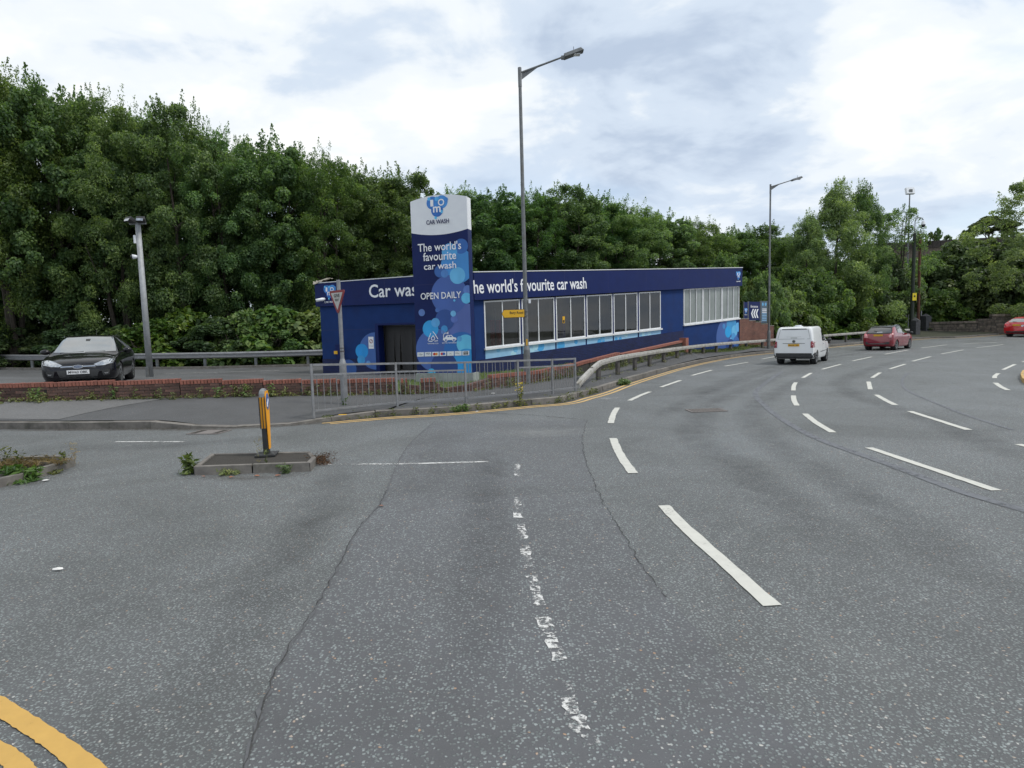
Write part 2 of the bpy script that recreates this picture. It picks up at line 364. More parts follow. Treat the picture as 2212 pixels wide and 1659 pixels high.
# ------------------------------------------------------------------ mesh helpers
def link(o):
    COL.objects.link(o); return o
def tag(o, label=None, cat=None, group=None, kind=None):
    if label: o['label'] = label
    if cat: o['category'] = cat
    if group: o['group'] = group
    if kind: o['kind'] = kind
    return o
def thing(name, label, cat, loc=(0, 0, 0), rz=0.0, group=None, scale=1.0):
    o = bpy.data.objects.new(name, None); link(o); o.empty_display_size = .2
    o.location = loc; o.rotation_euler = (0, 0, rz); o.scale = (scale,) * 3
    return tag(o, label, cat, group)
def adopt(o, parent, world_coords=True):
    if parent is not None:
        o.parent = parent
        if world_coords:
            o.matrix_parent_inverse = (Matrix.Translation(parent.location) @ parent.rotation_euler.to_matrix().to_4x4() @ Matrix.Diagonal(parent.scale).to_4x4()).inverted()
    return o
class MB:
    def __init__(s): s.v = []; s.f = []; s.uv = None
    def quad(s, a, b, c, d):
        n = len(s.v); s.v += [tuple(a), tuple(b), tuple(c), tuple(d)]; s.f.append((n, n + 1, n + 2, n + 3)); return s
    def poly(s, pts):
        n = len(s.v); s.v += [tuple(p) for p in pts]; s.f.append(tuple(range(n, n + len(pts)))); return s
    def hexa(s, p):         # 8 points: bottom 0-3 ccw, top 4-7
        n = len(s.v); s.v += [tuple(q) for q in p]
        for f in ((3, 2, 1, 0), (4, 5, 6, 7), (0, 1, 5, 4), (1, 2, 6, 5), (2, 3, 7, 6), (3, 0, 4, 7)): s.f.append(tuple(n + i for i in f))
        return s
    def box(s, c, size, M=None):
        x, y, z = (v / 2 for v in size)
        p = [(-x, -y, -z), (x, -y, -z), (x, y, -z), (-x, y, -z), (-x, -y, z), (x, -y, z), (x, y, z), (-x, y, z)]
        p = [Vector(q) for q in p]
        if M is not None: p = [M @ q for q in p]
        return s.hexa([q + Vector(c) for q in p])
    def tube(s, pts, rad, n=10, cap=True):
        pts = [Vector(p) for p in pts]; N = len(pts)
        if isinstance(rad, (int, float)): rad = [rad] * N
        prev = None; base = len(s.v)
        for i, p in enumerate(pts):
            d = (pts[min(i + 1, N - 1)] - pts[max(i - 1, 0)]).normalized()
            if prev is None:
                a = Vector((0, 0, 1)) if abs(d.z) < .9 else Vector((1, 0, 0)); u = d.cross(a).normalized()
            else:
                u = (prev - d * prev.dot(d)).normalized()
            prev = u; w = d.cross(u)
            for k in range(n):
                a = 2 * math.pi * k / n; s.v.append(tuple(p + (u * math.cos(a) + w * math.sin(a)) * rad[i]))
        for i in range(N - 1):
            for k in range(n):
                a = base + i * n + k; b = base + i * n + (k + 1) % n; s.f.append((a, b, b + n, a + n))
        if cap:
            s.f.append(tuple(base + k for k in range(n))[::-1]); s.f.append(tuple(base + (N - 1) * n + k for k in range(n)))
        return s
    def prism(s, pts, d):   # polygon pts (3d) extruded by vector d
        n = len(s.v); k = len(pts); d = Vector(d)
        s.v += [tuple(p) for p in pts] + [tuple(Vector(p) + d) for p in pts]
        s.f.append(tuple(range(n, n + k))); s.f.append(tuple(range(n + 2 * k - 1, n + k - 1, -1)))
        for i in range(k):
            j = (i + 1) % k; s.f.append((n + j, n + i, n + k + i, n + k + j))
        return s
    def build(s, name, material, parent=None, smooth=False, world=True, fix=True, bevel=0.0):
        me = bpy.data.meshes.new(name); me.from_pydata(s.v, [], s.f)
        if s.uv:
            ul = me.uv_layers.new(name='UVMap')
            for li, lp in enumerate(me.loops): ul.data[li].uv = s.uv[lp.vertex_index]
        if fix or bevel:
            bm = bmesh.new(); bm.from_mesh(me)
            if fix: bmesh.ops.recalc_face_normals(bm, faces=bm.faces)
            if bevel: bmesh.ops.bevel(bm, geom=bm.edges[:], offset=bevel, segments=2, affect='EDGES', profile=.6)
            bm.to_mesh(me); bm.free()
        if smooth: me.polygons.foreach_set('use_smooth', [True] * len(me.polygons))
        if material: me.materials.append(material)
        o = link(bpy.data.objects.new(name, me)); adopt(o, parent, world); return o
def frame(origin, right, up):
    r = Vector(right).normalized(); u = Vector(up); n = r.cross(u).normalized(); u = n.cross(r).normalized()
    M = Matrix.Identity(4)
    for i in range(3): M[i][0], M[i][1], M[i][2], M[i][3] = r[i], u[i], n[i], origin[i]
    return M
_tm = {}
def text_mesh(body, bold):
    if (body, bold) in _tm: return _tm[(body, bold)]
    cu = bpy.data.curves.new('txt', 'FONT'); cu.body = body; cu.size = 1; cu.offset = bold; cu.resolution_u = 3; cu.fill_mode = 'BOTH'
    o = bpy.data.objects.new('txt', cu); COL.objects.link(o)
    bpy.context.view_layer.update()
    me = bpy.data.meshes.new_from_object(o.evaluated_get(bpy.context.evaluated_depsgraph_get()))
    bpy.data.objects.remove(o); bpy.data.curves.remove(cu)
    v = np.array([q.co[:] for q in me.vertices]); f = [tuple(p.vertices) for p in me.polygons]
    bpy.data.meshes.remove(me)
    v[:, :2] -= v[:, :2].min(0); _tm[(body, bold)] = (v, f); return v, f
def text(body, M, w, h, material, parent, name='lettering', bold=.012, off=.004, world=True, slope=None):
    """lettering laid in the frame M, centred, w wide and h high"""
    v, f = text_mesh(body, bold); e = v[:, :2].max(0); b = MB()
    for p in v:
        x = (p[0] / e[0] - .5) * w; y = (p[1] / e[1] - .5) * h
        if slope: y += slope * x
        b.v.append(tuple(M @ Vector((x, y, off))))
    b.f = f
    return b.build(name, material, parent, world=world, fix=False)
def disc_pts(cx, cy, r, n=40, clip=None):
    p = [(cx + r * math.cos(2 * math.pi * k / n), cy + r * math.sin(2 * math.pi * k / n)) for k in range(n)]
    if clip:
        x0, x1, y0, y1 = clip
        for ax, lim, sgn in ((0, x0, 1), (0, x1, -1), (1, y0, 1), (1, y1, -1)):
            q = []
            for i in range(len(p)):
                a, b = p[i - 1], p[i]; ia = (a[ax] - lim) * sgn >= 0; ib = (b[ax] - lim) * sgn >= 0
                if ia != ib:
                    t = (lim - a[ax]) / (b[ax] - a[ax]); q.append((a[0] + (b[0] - a[0]) * t, a[1] + (b[1] - a[1]) * t))
                if ib: q.append(b)
            p = q
            if not p: break
    return p
def print_poly(pts, M, off, material, parent, name, world=True):
    if len(pts) < 3: return None
    return MB().poly([M @ Vector((x, y, off)) for x, y in pts]).build(name, material, parent, world=world, fix=False)
def bubmat(c, alpha):
    nm = 'bubble_%d_%d_%d' % tuple(int(v * 99) for v in c)
    if nm in MATS: return MATS[nm]
    mt, t, b, o = nodes_of(nm)
    c = (c[0] * 1.15, min(1, c[1] * 1.25), min(1, c[2] * 1.22)); b.inputs['Base Color'].default_value = c + (1,); b.inputs['Roughness'].default_value = .45; b.inputs['Alpha'].default_value = alpha
    co = S(t, 'ShaderNodeTexCoord').outputs['Generated']
    t.links.new(mixc(t, noise(t, co, 1.2, 1), tuple(v * .8 for v in c), tuple(min(1, v * 1.2) for v in c)), b.inputs['Base Color'])
    MATS[nm] = mt
    return mt
def ribbon(pts, w, z, name, material, parent, jag=0.0, rng=random, square=True):
    """strip of width w on the road along world points"""
    P = [Vector((p[0], p[1])) for p in pts]; b = MB(); q = []
    for i in range(len(P) - 1):
        d = (P[i + 1] - P[i]); n = max(1, int(d.length / (.08 if jag else .5)))
        for k in range(n): q.append(P[i] + d * (k / n))
    q.append(P[-1]); L = []
    for i, p in enumerate(q):
        d = (q[min(i + 1, len(q) - 1)] - q[max(i - 1, 0)]).normalized(); nrm = Vector((-d.y, d.x)); ww = w / 2 * (1 + rng.uniform(-jag, jag))
        s = rng.uniform(-jag, jag) * w * .6
        L.append((p + nrm * (ww + s), p - nrm * (ww - s)))
    for a, c in L:
        for e in (a, c): b.v.append((e.x, e.y, zroad(e.x, e.y) + z))
    for i in range(len(L) - 1): b.f.append((2 * i, 2 * i + 1, 2 * i + 3, 2 * i + 2))
    return b.build(name, material, parent)
def smooth_line(P, per=6):
    P = [np.array(p[:2], float) for p in P]; out = []
    for i in range(len(P) - 1):
        a, b, c, d = P[max(i - 1, 0)], P[i], P[i + 1], P[min(i + 2, len(P) - 1)]
        for k in range(per):
            t = k / per; out.append(tuple(.5 * (2 * b + (c - a) * t + (2 * a - 5 * b + 4 * c - d) * t * t + (3 * b - a - 3 * c + d) * t ** 3)))
    out.append(tuple(P[-1])); return out
def resample(P, step):
    P = [Vector(p[:2]) for p in P]; out = [P[0].copy()]; acc = 0
    for i in range(len(P) - 1):
        d = P[i + 1] - P[i]; l = d.length
        if l < 1e-9: continue
        t = step - acc
        while t <= l: out.append(P[i] + d * (t / l)); t += step
        acc = l - (t - step)
    return out
def offset_line(P, o):
    P = [Vector(p[:2]) for p in P]; R = []
    for i, p in enumerate(P):
        d = (P[min(i + 1, len(P) - 1)] - P[max(i - 1, 0)]).normalized(); R.append(p + Vector((-d.y, d.x)) * o)
    return R
def strip(A, B, nv, zf, name, material, pw=1.0):
    """sheet between two lines of equal count"""
    b = MB(); n = len(A)
    for i in range(n):
        for j in range(nv + 1):
            t = (j / nv) ** pw; x = A[i][0] + (B[i][0] - A[i][0]) * t; y = A[i][1] + (B[i][1] - A[i][1]) * t; b.v.append((x, y, zf(x, y)))
    for i in range(n - 1):
        for j in range(nv):
            a = i * (nv + 1) + j; b.f.append((a, a + nv + 1, a + nv + 2, a + 1))
    o = b.build(name, material, smooth=True); return o
def even(P, n):
    P = [Vector(p[:2]) for p in P]; L = [0]
    for i in range(len(P) - 1): L.append(L[-1] + (P[i + 1] - P[i]).length)
    out = []
    for k in range(n):
        s = L[-1] * k / (n - 1); i = max(j for j in range(len(L)) if L[j] <= s + 1e-9); i = min(i, len(P) - 2)
        t = (s - L[i]) / max(1e-9, L[i + 1] - L[i]); out.append(P[i] + (P[i + 1] - P[i]) * t)
    return out

# ================================================================== SETTING
# road sheet
b = MB()
xs = list(np.linspace(-70, 130, 61)); ys = list(np.linspace(-60, 34, 30)) + list(np.linspace(36, 110, 38))
for y in ys:
    for x in xs: b.v.append((x, y, zroad(x, y)))
for j in range(len(ys) - 1):
    for i in range(len(xs) - 1):
        a = j * len(xs) + i; b.f.append((a, a + 1, a + 1 + len(xs), a + len(xs)))
road = tag(b.build('road', MATS['road_asphalt'], smooth=True), kind='structure')
land = MB().quad((-1500, -1500, -.6), (1500, -1500, -.6), (1500, 2500, -.6), (-1500, 2500, -.6)).build('land', M_earth)
tag(land, kind='structure')

# resurfaced strip between the two seams
Ls = [G(*p)[:2] for p in [(940, 910), (880, 965), (835, 1060), (820, 1090), (770, 1150), (690, 1300), (600, 1440), (540, 1620), (500, 1760)]]
Rs = [G(*p)[:2] for p in [(1268, 908), (1258, 960), (1290, 1060), (1330, 1130), (1400, 1240), (1450, 1300), (1560, 1420), (1700, 1560), (1900, 1760)]]
A, B = even(smooth_line(Ls), 40), even(smooth_line(Rs), 40)
o = strip(A, B, 8, lambda x, y: zroad(x, y) + .003, 'resurfaced_strip', MATS['strip_asphalt']); adopt(o, road)
rngc = random.Random(3)
def wander(P, amp):
    return [(p[0] + rngc.uniform(-amp, amp), p[1] + rngc.uniform(-amp, amp)) for p in resample(smooth_line(P), .06)]
ribbon(wander(Ls, .01), .02, .006, 'tar_seam', M_seam, road, .5)
ribbon(wander(Ls[2:], .012), .007, .008, 'crack', M_crack, road, .7)
ribbon(wander(Rs[:6], .018), .008, .006, 'crack', M_crack, road, .7)
ribbon(wander([G(1040, 893)[:2], G(1150, 897)[:2], G(1268, 908)[:2]], .01), .02, .006, 'crack', M_crack, road, .6)
def z1(a, bb): return ((1900 + a / 1.6217) * .6777, (1000 + bb / 1.6217) * .6777)
ribbon(smooth_line([G(*z1(*p))[:2] for p in [(960, 300), (860, 370), (825, 420), (900, 500), (1000, 570), (1130, 640), (1300, 705), (1500, 775), (1700, 852), (1900, 925), (2300, 1045)]], 8), .13, .005, 'overband_repair', M_band, road, .08)
ribbon(smooth_line([G(*z1(*p))[:2] for p in [(1620, 305), (1585, 335), (1600, 390), (1750, 460), (1930, 530), (2150, 600)]], 8), .07, .005, 'overband_repair', M_band, road, .2)

# lane markings
def dash(pts, w=.11, z=.007, material=None, name='lane_marking', jag=.06):
    return ribbon(smooth_line([G(*p)[:2] for p in pts], 6), w, z, name, material or M_white, road, jag, rngc)
dash([(1434, 1093), (1480, 1140), (1560, 1212), (1668, 1310)], .115)
for pts in [[(88, 645), (112, 705), (150, 770), (192, 826)], [(110, 487), (90, 520), (76, 567)], [(278, 404), (225, 425), (172, 450)], [(437, 345), (335, 380)], [(598, 292), (495, 320)], [(787, 251), (665, 272)], [(930, 221), (858, 235)], [(1380, 156), (1258, 170)]]:
    dash([z1(*p) for p in pts], .12)
for pts in [[(1410, 694), (1740, 805), (2070, 916)], [(1080, 518), (1140, 565), (1225, 615)], [(1020, 424), (1024, 450), (1038, 476)], [(1032, 356), (1022, 375), (1020, 398)], [(1112, 307), (1068, 332)], [(1265, 262), (1168, 288)], [(1425, 223), (1325, 245)], [(1612, 188), (1492, 210)], [(1812, 160), (1680, 177)], [(2072, 137), (1900, 150)]]:
    dash([z1(*p) for p in pts], .11)
for pts in [[(1620, 505), (1770, 553), (1925, 602)], [(1448, 420), (1500, 450), (1548, 473)], [(1408, 352), (1418, 392)], [(1468, 305), (1426, 332)], [(1598, 261), (1518, 286)], [(1730, 222), (1635, 246)], [(1900, 187), (1785, 208)], [(2105, 159), (1965, 176)], [(1925, 118), (1755, 123)]]:
    dash([z1(*p) for p in pts], .11)
for pts in [[(2180, 676), (2330, 712)], [(2064, 358), (2095, 380), (2130, 396)], [(2080, 309), (2062, 322), (2060, 334)], [(2165, 262), (2104, 290)], [(2270, 232), (2205, 250)]]:
    dash([z1(*p) for p in pts], .11)
dash([(862, 1003), (960, 1000.5), (1055, 998)], .06, material=M_fade2, name='worn_give_way_line', jag=.2)
dash([(700, 1004), (860, 1003)], .06, material=M_fade, name='worn_give_way_line', jag=.2)
dash([(250, 955), (400, 955)], .07, material=M_fade2, name='worn_give_way_line', jag=.2)
dash([(1300, 862), (1345, 859)], .2, material=M_fade, name='worn_give_way_line', jag=.2)
for pts in [[(1116, 1003), (1119, 1030)], [(1118, 1075), (1119, 1120)], [(1124, 1132), (1133, 1165)], [(1135, 1180), (1145, 1228)], [(1150, 1245), (1167, 1310)], [(1172, 1335), (1190, 1378)], [(1188, 1380), (1210, 1428)], [(1218, 1475), (1240, 1545)], [(1240, 1550), (1280, 1612)]]:
    dash(pts, .075, material=M_fade, name='worn_centre_marking', jag=.25)
# pale dusty patch and double yellow lines in the near corner
for off, nm in ((0, 'yellow_line'), (1, 'yellow_line')):
    U = [[(-120, 1440), (0, 1503.5), (146, 1594.7), (229, 1659), (330, 1760)], [(-120, 1535), (0, 1600), (32, 1618), (78, 1659), (160, 1760)]][off]
    Lw = [[(-120, 1490), (0, 1555.6), (78, 1605), (146, 1659), (240, 1760)], [(-120, 1600), (0, 1655), (20, 1675), (60, 1710), (90, 1760)]][off]
    a, c = even(smooth_line([G(*p)[:2] for p in U]), 60), even(smooth_line([G(*p)[:2] for p in Lw]), 60)
    for q in (a, c):
        for p in q: p.x += rngc.uniform(-.004, .004); p.y += rngc.uniform(-.004, .004)
    adopt(strip(a, c, 2, lambda x, y: .007, nm, M_yel), road)
ks = smooth_line(KERB[10:], 8)
for d in (.27, .46):
    pts = [p for p in offset_line(ks, -d) if p.y < 62]
    i0 = 0 if d < .3 else 2
    ribbon(pts[i0:], .085, .007, 'yellow_line', M_yel2, road, .05, rngc)
# dust, oil and gutter dirt: soft edged stains
def stainmat(name, col, amax, scale):
    mt, t, b, o = nodes_of(name); co = S(t, 'ShaderNodeTexCoord').outputs['Object']; at = S(t, 'ShaderNodeAttribute', attribute_name='fade')
    n = ramp(t, noise(t, co, scale, 7, .7, .5), [(.3, 0.0), (.75, 1.0)]); b.inputs['Base Color'].default_value = col + (1,); b.inputs['Roughness'].default_value = .85
    t.links.new(math_(t, 'MULTIPLY', math_(t, 'MULTIPLY', n, at.outputs['Fac']), amax, True), b.inputs['Alpha']); MATS[name] = mt; return mt
M_dust = stainmat('road_dust', (.34, .35, .34), .8, 5.0); M_oil = stainmat('tyre_film', (.05, .051, .055), .30, 2.2); M_gutter = stainmat('gutter_dirt', (.075, .06, .045), 1.0, 7.0)
def soft_ribbon(pts, w, z, name, m_, nc=8):
    q = resample(pts, .25); b = MB(); fd = []
    for i, p in enumerate(q):
        d = (q[min(i + 1, len(q) - 1)] - q[max(i - 1, 0)]).normalized(); nrm = Vector((-d.y, d.x)); e = min(1, i / 6, (len(q) - 1 - i) / 6)
        for k in range(nc + 1):
            f = k / nc * 2 - 1; x, y = p.x + nrm.x * f * w / 2, p.y + nrm.y * f * w / 2; b.v.append((x, y, zroad(x, y) + z)); fd.append(e * (1 - abs(f) ** 1.6))
    for i in range(len(q) - 1):
        for k in range(nc): a = i * (nc + 1) + k; b.f.append((a, a + 1, a + nc + 2, a + nc + 1))
    o = b.build(name, m_, road); at = o.data.attributes.new('fade', 'FLOAT', 'POINT'); at.data.foreach_set('value', fd); return o
gl = lambda P: smooth_line([G(*p)[:2] for p in P], 8)
soft_ribbon(gl([(1690, 1325), (1760, 1370), (1860, 1430), (1960, 1500), (2080, 1600)]), .5, .0045, 'dust_patch', M_dust)
soft_ribbon(gl([(1060, 925), (1160, 935), (1260, 930), (1330, 925)]), 1.1, .0045, 'dust_patch', M_dust)
soft_ribbon(gl([(1480, 860), (1640, 800), (1800, 765), (1960, 742)]), .7, .0045, 'tyre_film', M_oil); soft_ribbon(gl([(1405, 905), (1580, 830), (1740, 782), (1900, 756)]), .6, .0045, 'tyre_film', M_oil)
soft_ribbon(gl([(1900, 1250), (1600, 1010), (1500, 930), (1560, 860), (1700, 805)]), .75, .0042, 'tyre_film', M_oil); soft_ribbon(gl([(2240, 1330), (1830, 1050), (1640, 930), (1640, 870), (1760, 810)]), .7, .0042, 'tyre_film', M_oil)
soft_ribbon(gl([(2230, 1000), (1990, 900), (1840, 850), (1830, 815), (1960, 775)]), .7, .0042, 'tyre_film', M_oil); soft_ribbon(gl([(980, 1650), (1040, 1300), (1050, 1080), (1060, 960)]), .55, .0055, 'tyre_film', M_oil); soft_ribbon(gl([(330, 1650), (560, 1300), (700, 1080), (760, 980)]), .6, .0042, 'tyre_film', M_oil)
soft_ribbon(gl([(60, 970), (300, 965), (520, 952), (700, 940)]), .8, .0042, 'tyre_film', M_oil)
soft_ribbon(offset_line([p for p in smooth_line(KERB[3:], 8) if p[1] < 40], -.1), .34, .0048, 'gutter_dirt', M_gutter)
soft_ribbon(gl([(395, 1032), (540, 1034), (690, 1024)]), .3, .0048, 'gutter_dirt', M_gutter); soft_ribbon(gl([(-20, 1062), (70, 1045), (175, 1012)]), .3, .0048, 'gutter_dirt', M_gutter)
# iron covers in the road
def grate(px, py, w, l, rz, bars, nm, label=None):
    x, y, z = G(px, py); Mz = Matrix.Translation((x, y, z + .004)) @ Matrix.Rotation(rz, 4, 'Z')
    b = MB()
    for s in (-1, 1):
        b.box(Mz @ Vector((s * w / 2, 0, .004)), (.03, l, .012), Mz.to_3x3()); b.box(Mz @ Vector((0, s * l / 2, .004)), (w, .03, .012), Mz.to_3x3())
    for k in range(bars): b.box(Mz @ Vector(((k + .5) / bars * w - w / 2, 0, .003)), (w / bars * .5, l * .94, .008), Mz.to_3x3())
    p = MB().box(Mz @ Vector((0, 0, -.002)), (w, l, .008), Mz.to_3x3()).build(nm, M_soil, road)
    b.build('grate_bars', mat('cast_iron', (.15, .135, .125), (.19, .17, .16), 20, .8), p)
grate(1525, 887, .72, .42, .05, 11, 'drain_grate')
grate(452, 934, .62, .42, -.12, 1, 'drain_cover')

# kerbs
kerb = link(bpy.data.objects.new('kerb', None)); tag(kerb, kind='structure')
kl = resample(smooth_line(KERB[1:], 8), .92)
farst = MB()
for i in range(len(kl) - 1):
    a, c = kl[i], kl[i + 1]; d = (c - a); n = Vector((-d.y, d.x)).normalized()
    if a.x < -16 or a.y > 72: continue
    d.normalize(); a2, c2 = a + d * .005, c - d * .005; ha, hc = kz(a), kz(c); w = .13
    jz = rngc.uniform(-.006, .006); jo = n * rngc.uniform(-.01, .01)
    P = []
    for h0 in (None, 1):
        for p, h, o_ in ((a2, ha, 0), (c2, hc, 0), (c2, hc, w), (a2, ha, w)):
            q = p + n * o_ + jo; zz = zroad(q.x, q.y); P.append((q.x, q.y, zz - .06 if h0 is None else zz + h + jz + (-.012 if o_ == 0 else 0)))
    if a.y < 48: MB().hexa(P).build('kerb_stone', M_kerb, kerb, fix=True)
    else: farst.hexa(P)
o = farst.build('kerb_run', M_kerb, kerb); 

# pavement, ground, forecourt, verge
BACK = smooth_line(WALL_A[1:], 6); BACK2 = smooth_line(list(WALL_A[-1:]) + list(WALL_B) + [(10.9, 32.9), (14.2, 35.7), (16.4, 38.4), (21, 43.6), (30, 51)], 6)
kin = offset_line(smooth_line(KERB[1:], 8), .128)
def cut(P, f): return [p for p in P if f(p)]
k1 = even(cut(kin, lambda p: p.x <= -2.7 and p.y < 20), 90); k2 = even([p for p in kin if -2.7 <= p.x <= 33 and p.y <= 53], 130)
pz = lambda x, y: terr(x, y)
pave = tag(strip(k1, even(BACK, 90), 8, pz, 'pavement', MATS['pavement_tarmac']), kind='structure')
def pair(A, B):
    B = [Vector(p[:2]) for p in B]; out_ = []; best = 0.0
    for a in A:
        c = None
        for i in range(len(B) - 1):
            d = B[i + 1] - B[i]; t = max(0, min(1, (a - B[i]).dot(d) / d.length_squared)); q = B[i] + d * t; u_ = i + t
            if u_ < best - 1e-6: continue
            e = (q - a).length
            if c is None or e < c[0]: c = (e, u_, q)
        if c is None: c = (0, best, out_[-1])
        best = c[1]; out_.append(c[2].copy())
    return out_
tag(strip(k2, pair(k2, BACK2), 6, pz, 'pavement', MATS['pavement_tarmac']), kind='structure')
# paler older end of the side road pavement
q0, q1, q2, q3 = (-19, 13.95), (-9.75, 12.5), (-10.6, 14.0), (-19, 14.4)
pa = even([(-17, 13.55), (-9.5, 12.22)], 16); pb = even([(-17, 14.45), (-12, 13.8), (-8.6, 14.55)], 16)
adopt(strip(pa, pb, 5, lambda x, y: terr(x, y) + .007, 'old_tarmac_patch', MATS['old_tarmac']), pave)
kg = even(offset_line(smooth_line(KERB, 6), .2), 240)
farl = even([(-700, 120), (-500, 600), (0, 900), (600, 800), (900, 200)], 240)
tag(strip(kg, farl, 70, lambda x, y: terr(x, y) - .07, 'ground', M_earth, 3.2), kind='structure')
fa = even([(p[0], p[1] + .12) for p in WALL_A[1:]] + [(-1.2, 17)], 70); fb = even([(-50, 37), (-28, 32.2), (-16.7, 29.9), (-9.5, 30.2), (-3, 32)], 70)
tag(strip(fa, fb, 16, lambda x, y: terr(x, y) + .0, 'forecourt', MATS['forecourt_asphalt']), kind='structure')
va = even([(-4.3, 15.9), (-1.4, 16.45)] + [(p[0], p[1] + .05) for p in WALL_B], 50); vb = even([(-4.3, 20.2), (-2.2, 21.8), (-1.2, 23.4), (4.7, 28.2), (10.0, 32.6)], 50)
verge = tag(strip(va, vb, 8, lambda x, y: terr(x, y) + .025, 'verge', M_grassbed), kind='structure')
sb = even([(7.8, 28.4), (10.7, 32.1), (14.0, 35.0), (16.2, 37.9), (20.8, 43.2)], 30); sb2 = offset_line(sb, .5)
tag(strip(sb, sb2, 3, lambda x, y: terr(x, y) + .02, 'verge', M_grassbed), kind='structure')
# worn white line on the slip road behind
sl_ = [(-15.9, 26.9), (-13.5, 27.2), (-11, 27.8)]
bq = MB(); pr = even(sl_, 12)
for p in pr:
    for s in (.05, -.05): bq.v.append((p.x, p.y + s, terr(p.x, p.y + s) + .012))
for i in range(11): bq.f.append((2 * i, 2 * i + 1, 2 * i + 3, 2 * i + 2))
bq.build('slip_road_line', M_fade2, pave)
lk = even([(-50, 36.8), (-28, 32.0), (-16.7, 29.7), (-9.5, 30.0), (-4, 31.6)], 50); b = MB()
for i in range(49):
    a, c = lk[i], lk[i + 1]; n = Vector((-(c - a).y, (c - a).x)).normalized() * .14; P = []
    for h in (-.1, .12):
        for q in (a, c, c + n, a + n): P.append((q.x, q.y, terr(q.x, q.y) + h))
    b.hexa(P)
tag(b.build('slip_road_kerb', M_kerb), kind='structure')

# traffic islands: bed, kerb stones
def island(name, label, outline, top, stones, bedmat):
    P = [Vector(G(*p)[:2]) for p in outline]; c = sum(P, Vector((0, 0))) / len(P)
    t = thing(name, label, 'traffic island', (c.x, c.y, 0))
    area = sum(P[i].x * P[(i + 1) % len(P)].y - P[(i + 1) % len(P)].x * P[i].y for i in range(len(P)))
    if area < 0: P.reverse()
    ins = []
    for i in range(len(P)):
        a, b_, d_ = P[i - 1], P[i], P[(i + 1) % len(P)]
        n1 = Vector((-(b_ - a).y, (b_ - a).x)).normalized(); n2 = Vector((-(d_ - b_).y, (d_ - b_).x)).normalized()
        nn = (n1 + n2); nn = nn / max(.5, nn.length_squared) * 2 if nn.length > 0 else n1
        ins.append(b_ + nn * .06)
    for i in range(len(P)):
        a, c2 = P[i], P[(i + 1) % len(P)]; ia, ic = ins[i], ins[(i + 1) % len(P)]
        n = max(1, round((c2 - a).length / .8))
        for k in range(n):
            t0, t1 = k / n + .006, (k + 1) / n - .006; dz = rngc.uniform(-.008, .008); Q = []
            for h in (-.05, top + dz):
                for p, q, tt in ((a, c2, t0), (a, c2, t1), (ia, ic, t1), (ia, ic, t0)):
                    v = p + (q - p) * tt; Q.append((v.x, v.y, h))
            MB().hexa(Q).build('kerb_stone', M_kerb, t, bevel=.008)
    bb = MB().poly([(p.x, p.y, top - .02) for p in ins]); bb.build('bed', bedmat, t)
    return t
ISL = island('traffic_island', 'small kerbed island carrying the yellow and black bollard', [(419, 1027), (671, 1018.5), (684, 1004), (672, 992), (458, 996)], .115, 1, M_soil)
ISL3 = island('traffic_island', 'rounded kerb nose with yellow paint at the right edge of the view', [(2204, 816), (2208, 808), (2222, 803), (2300, 800), (2330, 815), (2300, 832), (2222, 833), (2208, 826)], .12, 1, M_conc)
for o in ISL3.children:
    if o.name.startswith('kerb_stone'): o.data.materials[0] = mat('painted_kerb', (.55, .36, .12), (.42, .28, .11), 6, .7)
ISL2 = island('traffic_island', 'overgrown kerbed island end at the left edge of the road', [(163, 1007), (67, 1038), (-10, 1056), (-260, 1090), (-260, 1010), (138, 1000)], .115, 1, M_soil)

# ================================================================== CAR WASH BUILDING
BC, BR, BL = Vector((-1.4, 23.2, .1)), Vector((13.93, 36.0, 1.22)), Vector((-8.2, 25.6, .16))
def wallfn(A, B, flip):
    L = (B - A).to_2d().length; u = (B - A).to_2d() / L; n = Vector((u.y, -u.x)) * (-1 if flip else 1); dz = (B.z - A.z) / L
    def fn(s, h, out=0.0):
        return Vector((A.x + u.x * s + n.x * out, A.y + u.y * s + n.y * out, A.z + dz * s + h))
    return fn, L, Vector((u.x, u.y, dz)), n
LP, LL, LU, LN = wallfn(BC, BR, False)
EP, EL, EU, EN = wallfn(BC, BL, True)
def slab(b, fn, s0, s1, h0, h1, o0, o1, h0b=None, h1b=None):
    h0b = h0 if h0b is None else h0b; h1b = h1 if h1b is None else h1b
    return b.hexa([fn(s0, h0, o1), fn(s1, h0b, o1), fn(s1, h0b, o0), fn(s0, h0, o0), fn(s0, h1, o1), fn(s1, h1b, o1), fn(s1, h1b, o0), fn(s0, h1, o0)])
def slab_uv(fn, s0, s1, h0, h1, o, h1b=None):
    b = MB(); h1b = h1 if h1b is None else h1b
    b.quad(fn(s0, h0, o), fn(s1, h0, o), fn(s1, h1b, o), fn(s0, h1, o)); b.uv = [(s0, h0), (s1, h0), (s1, h1b), (s0, h1)]
    return b
BLD = thing('car_wash_building', 'long single storey navy blue car wash building with ribbon windows', 'building', BC)
base_top = lambda s: .535 + .008 * s
WIN = [(.48, 2.36), (2.46, 4.36), (4.45, 6.32), (6.42, 8.23), (8.33, 10.15), (10.27, 12.08)]
WT = 2.85
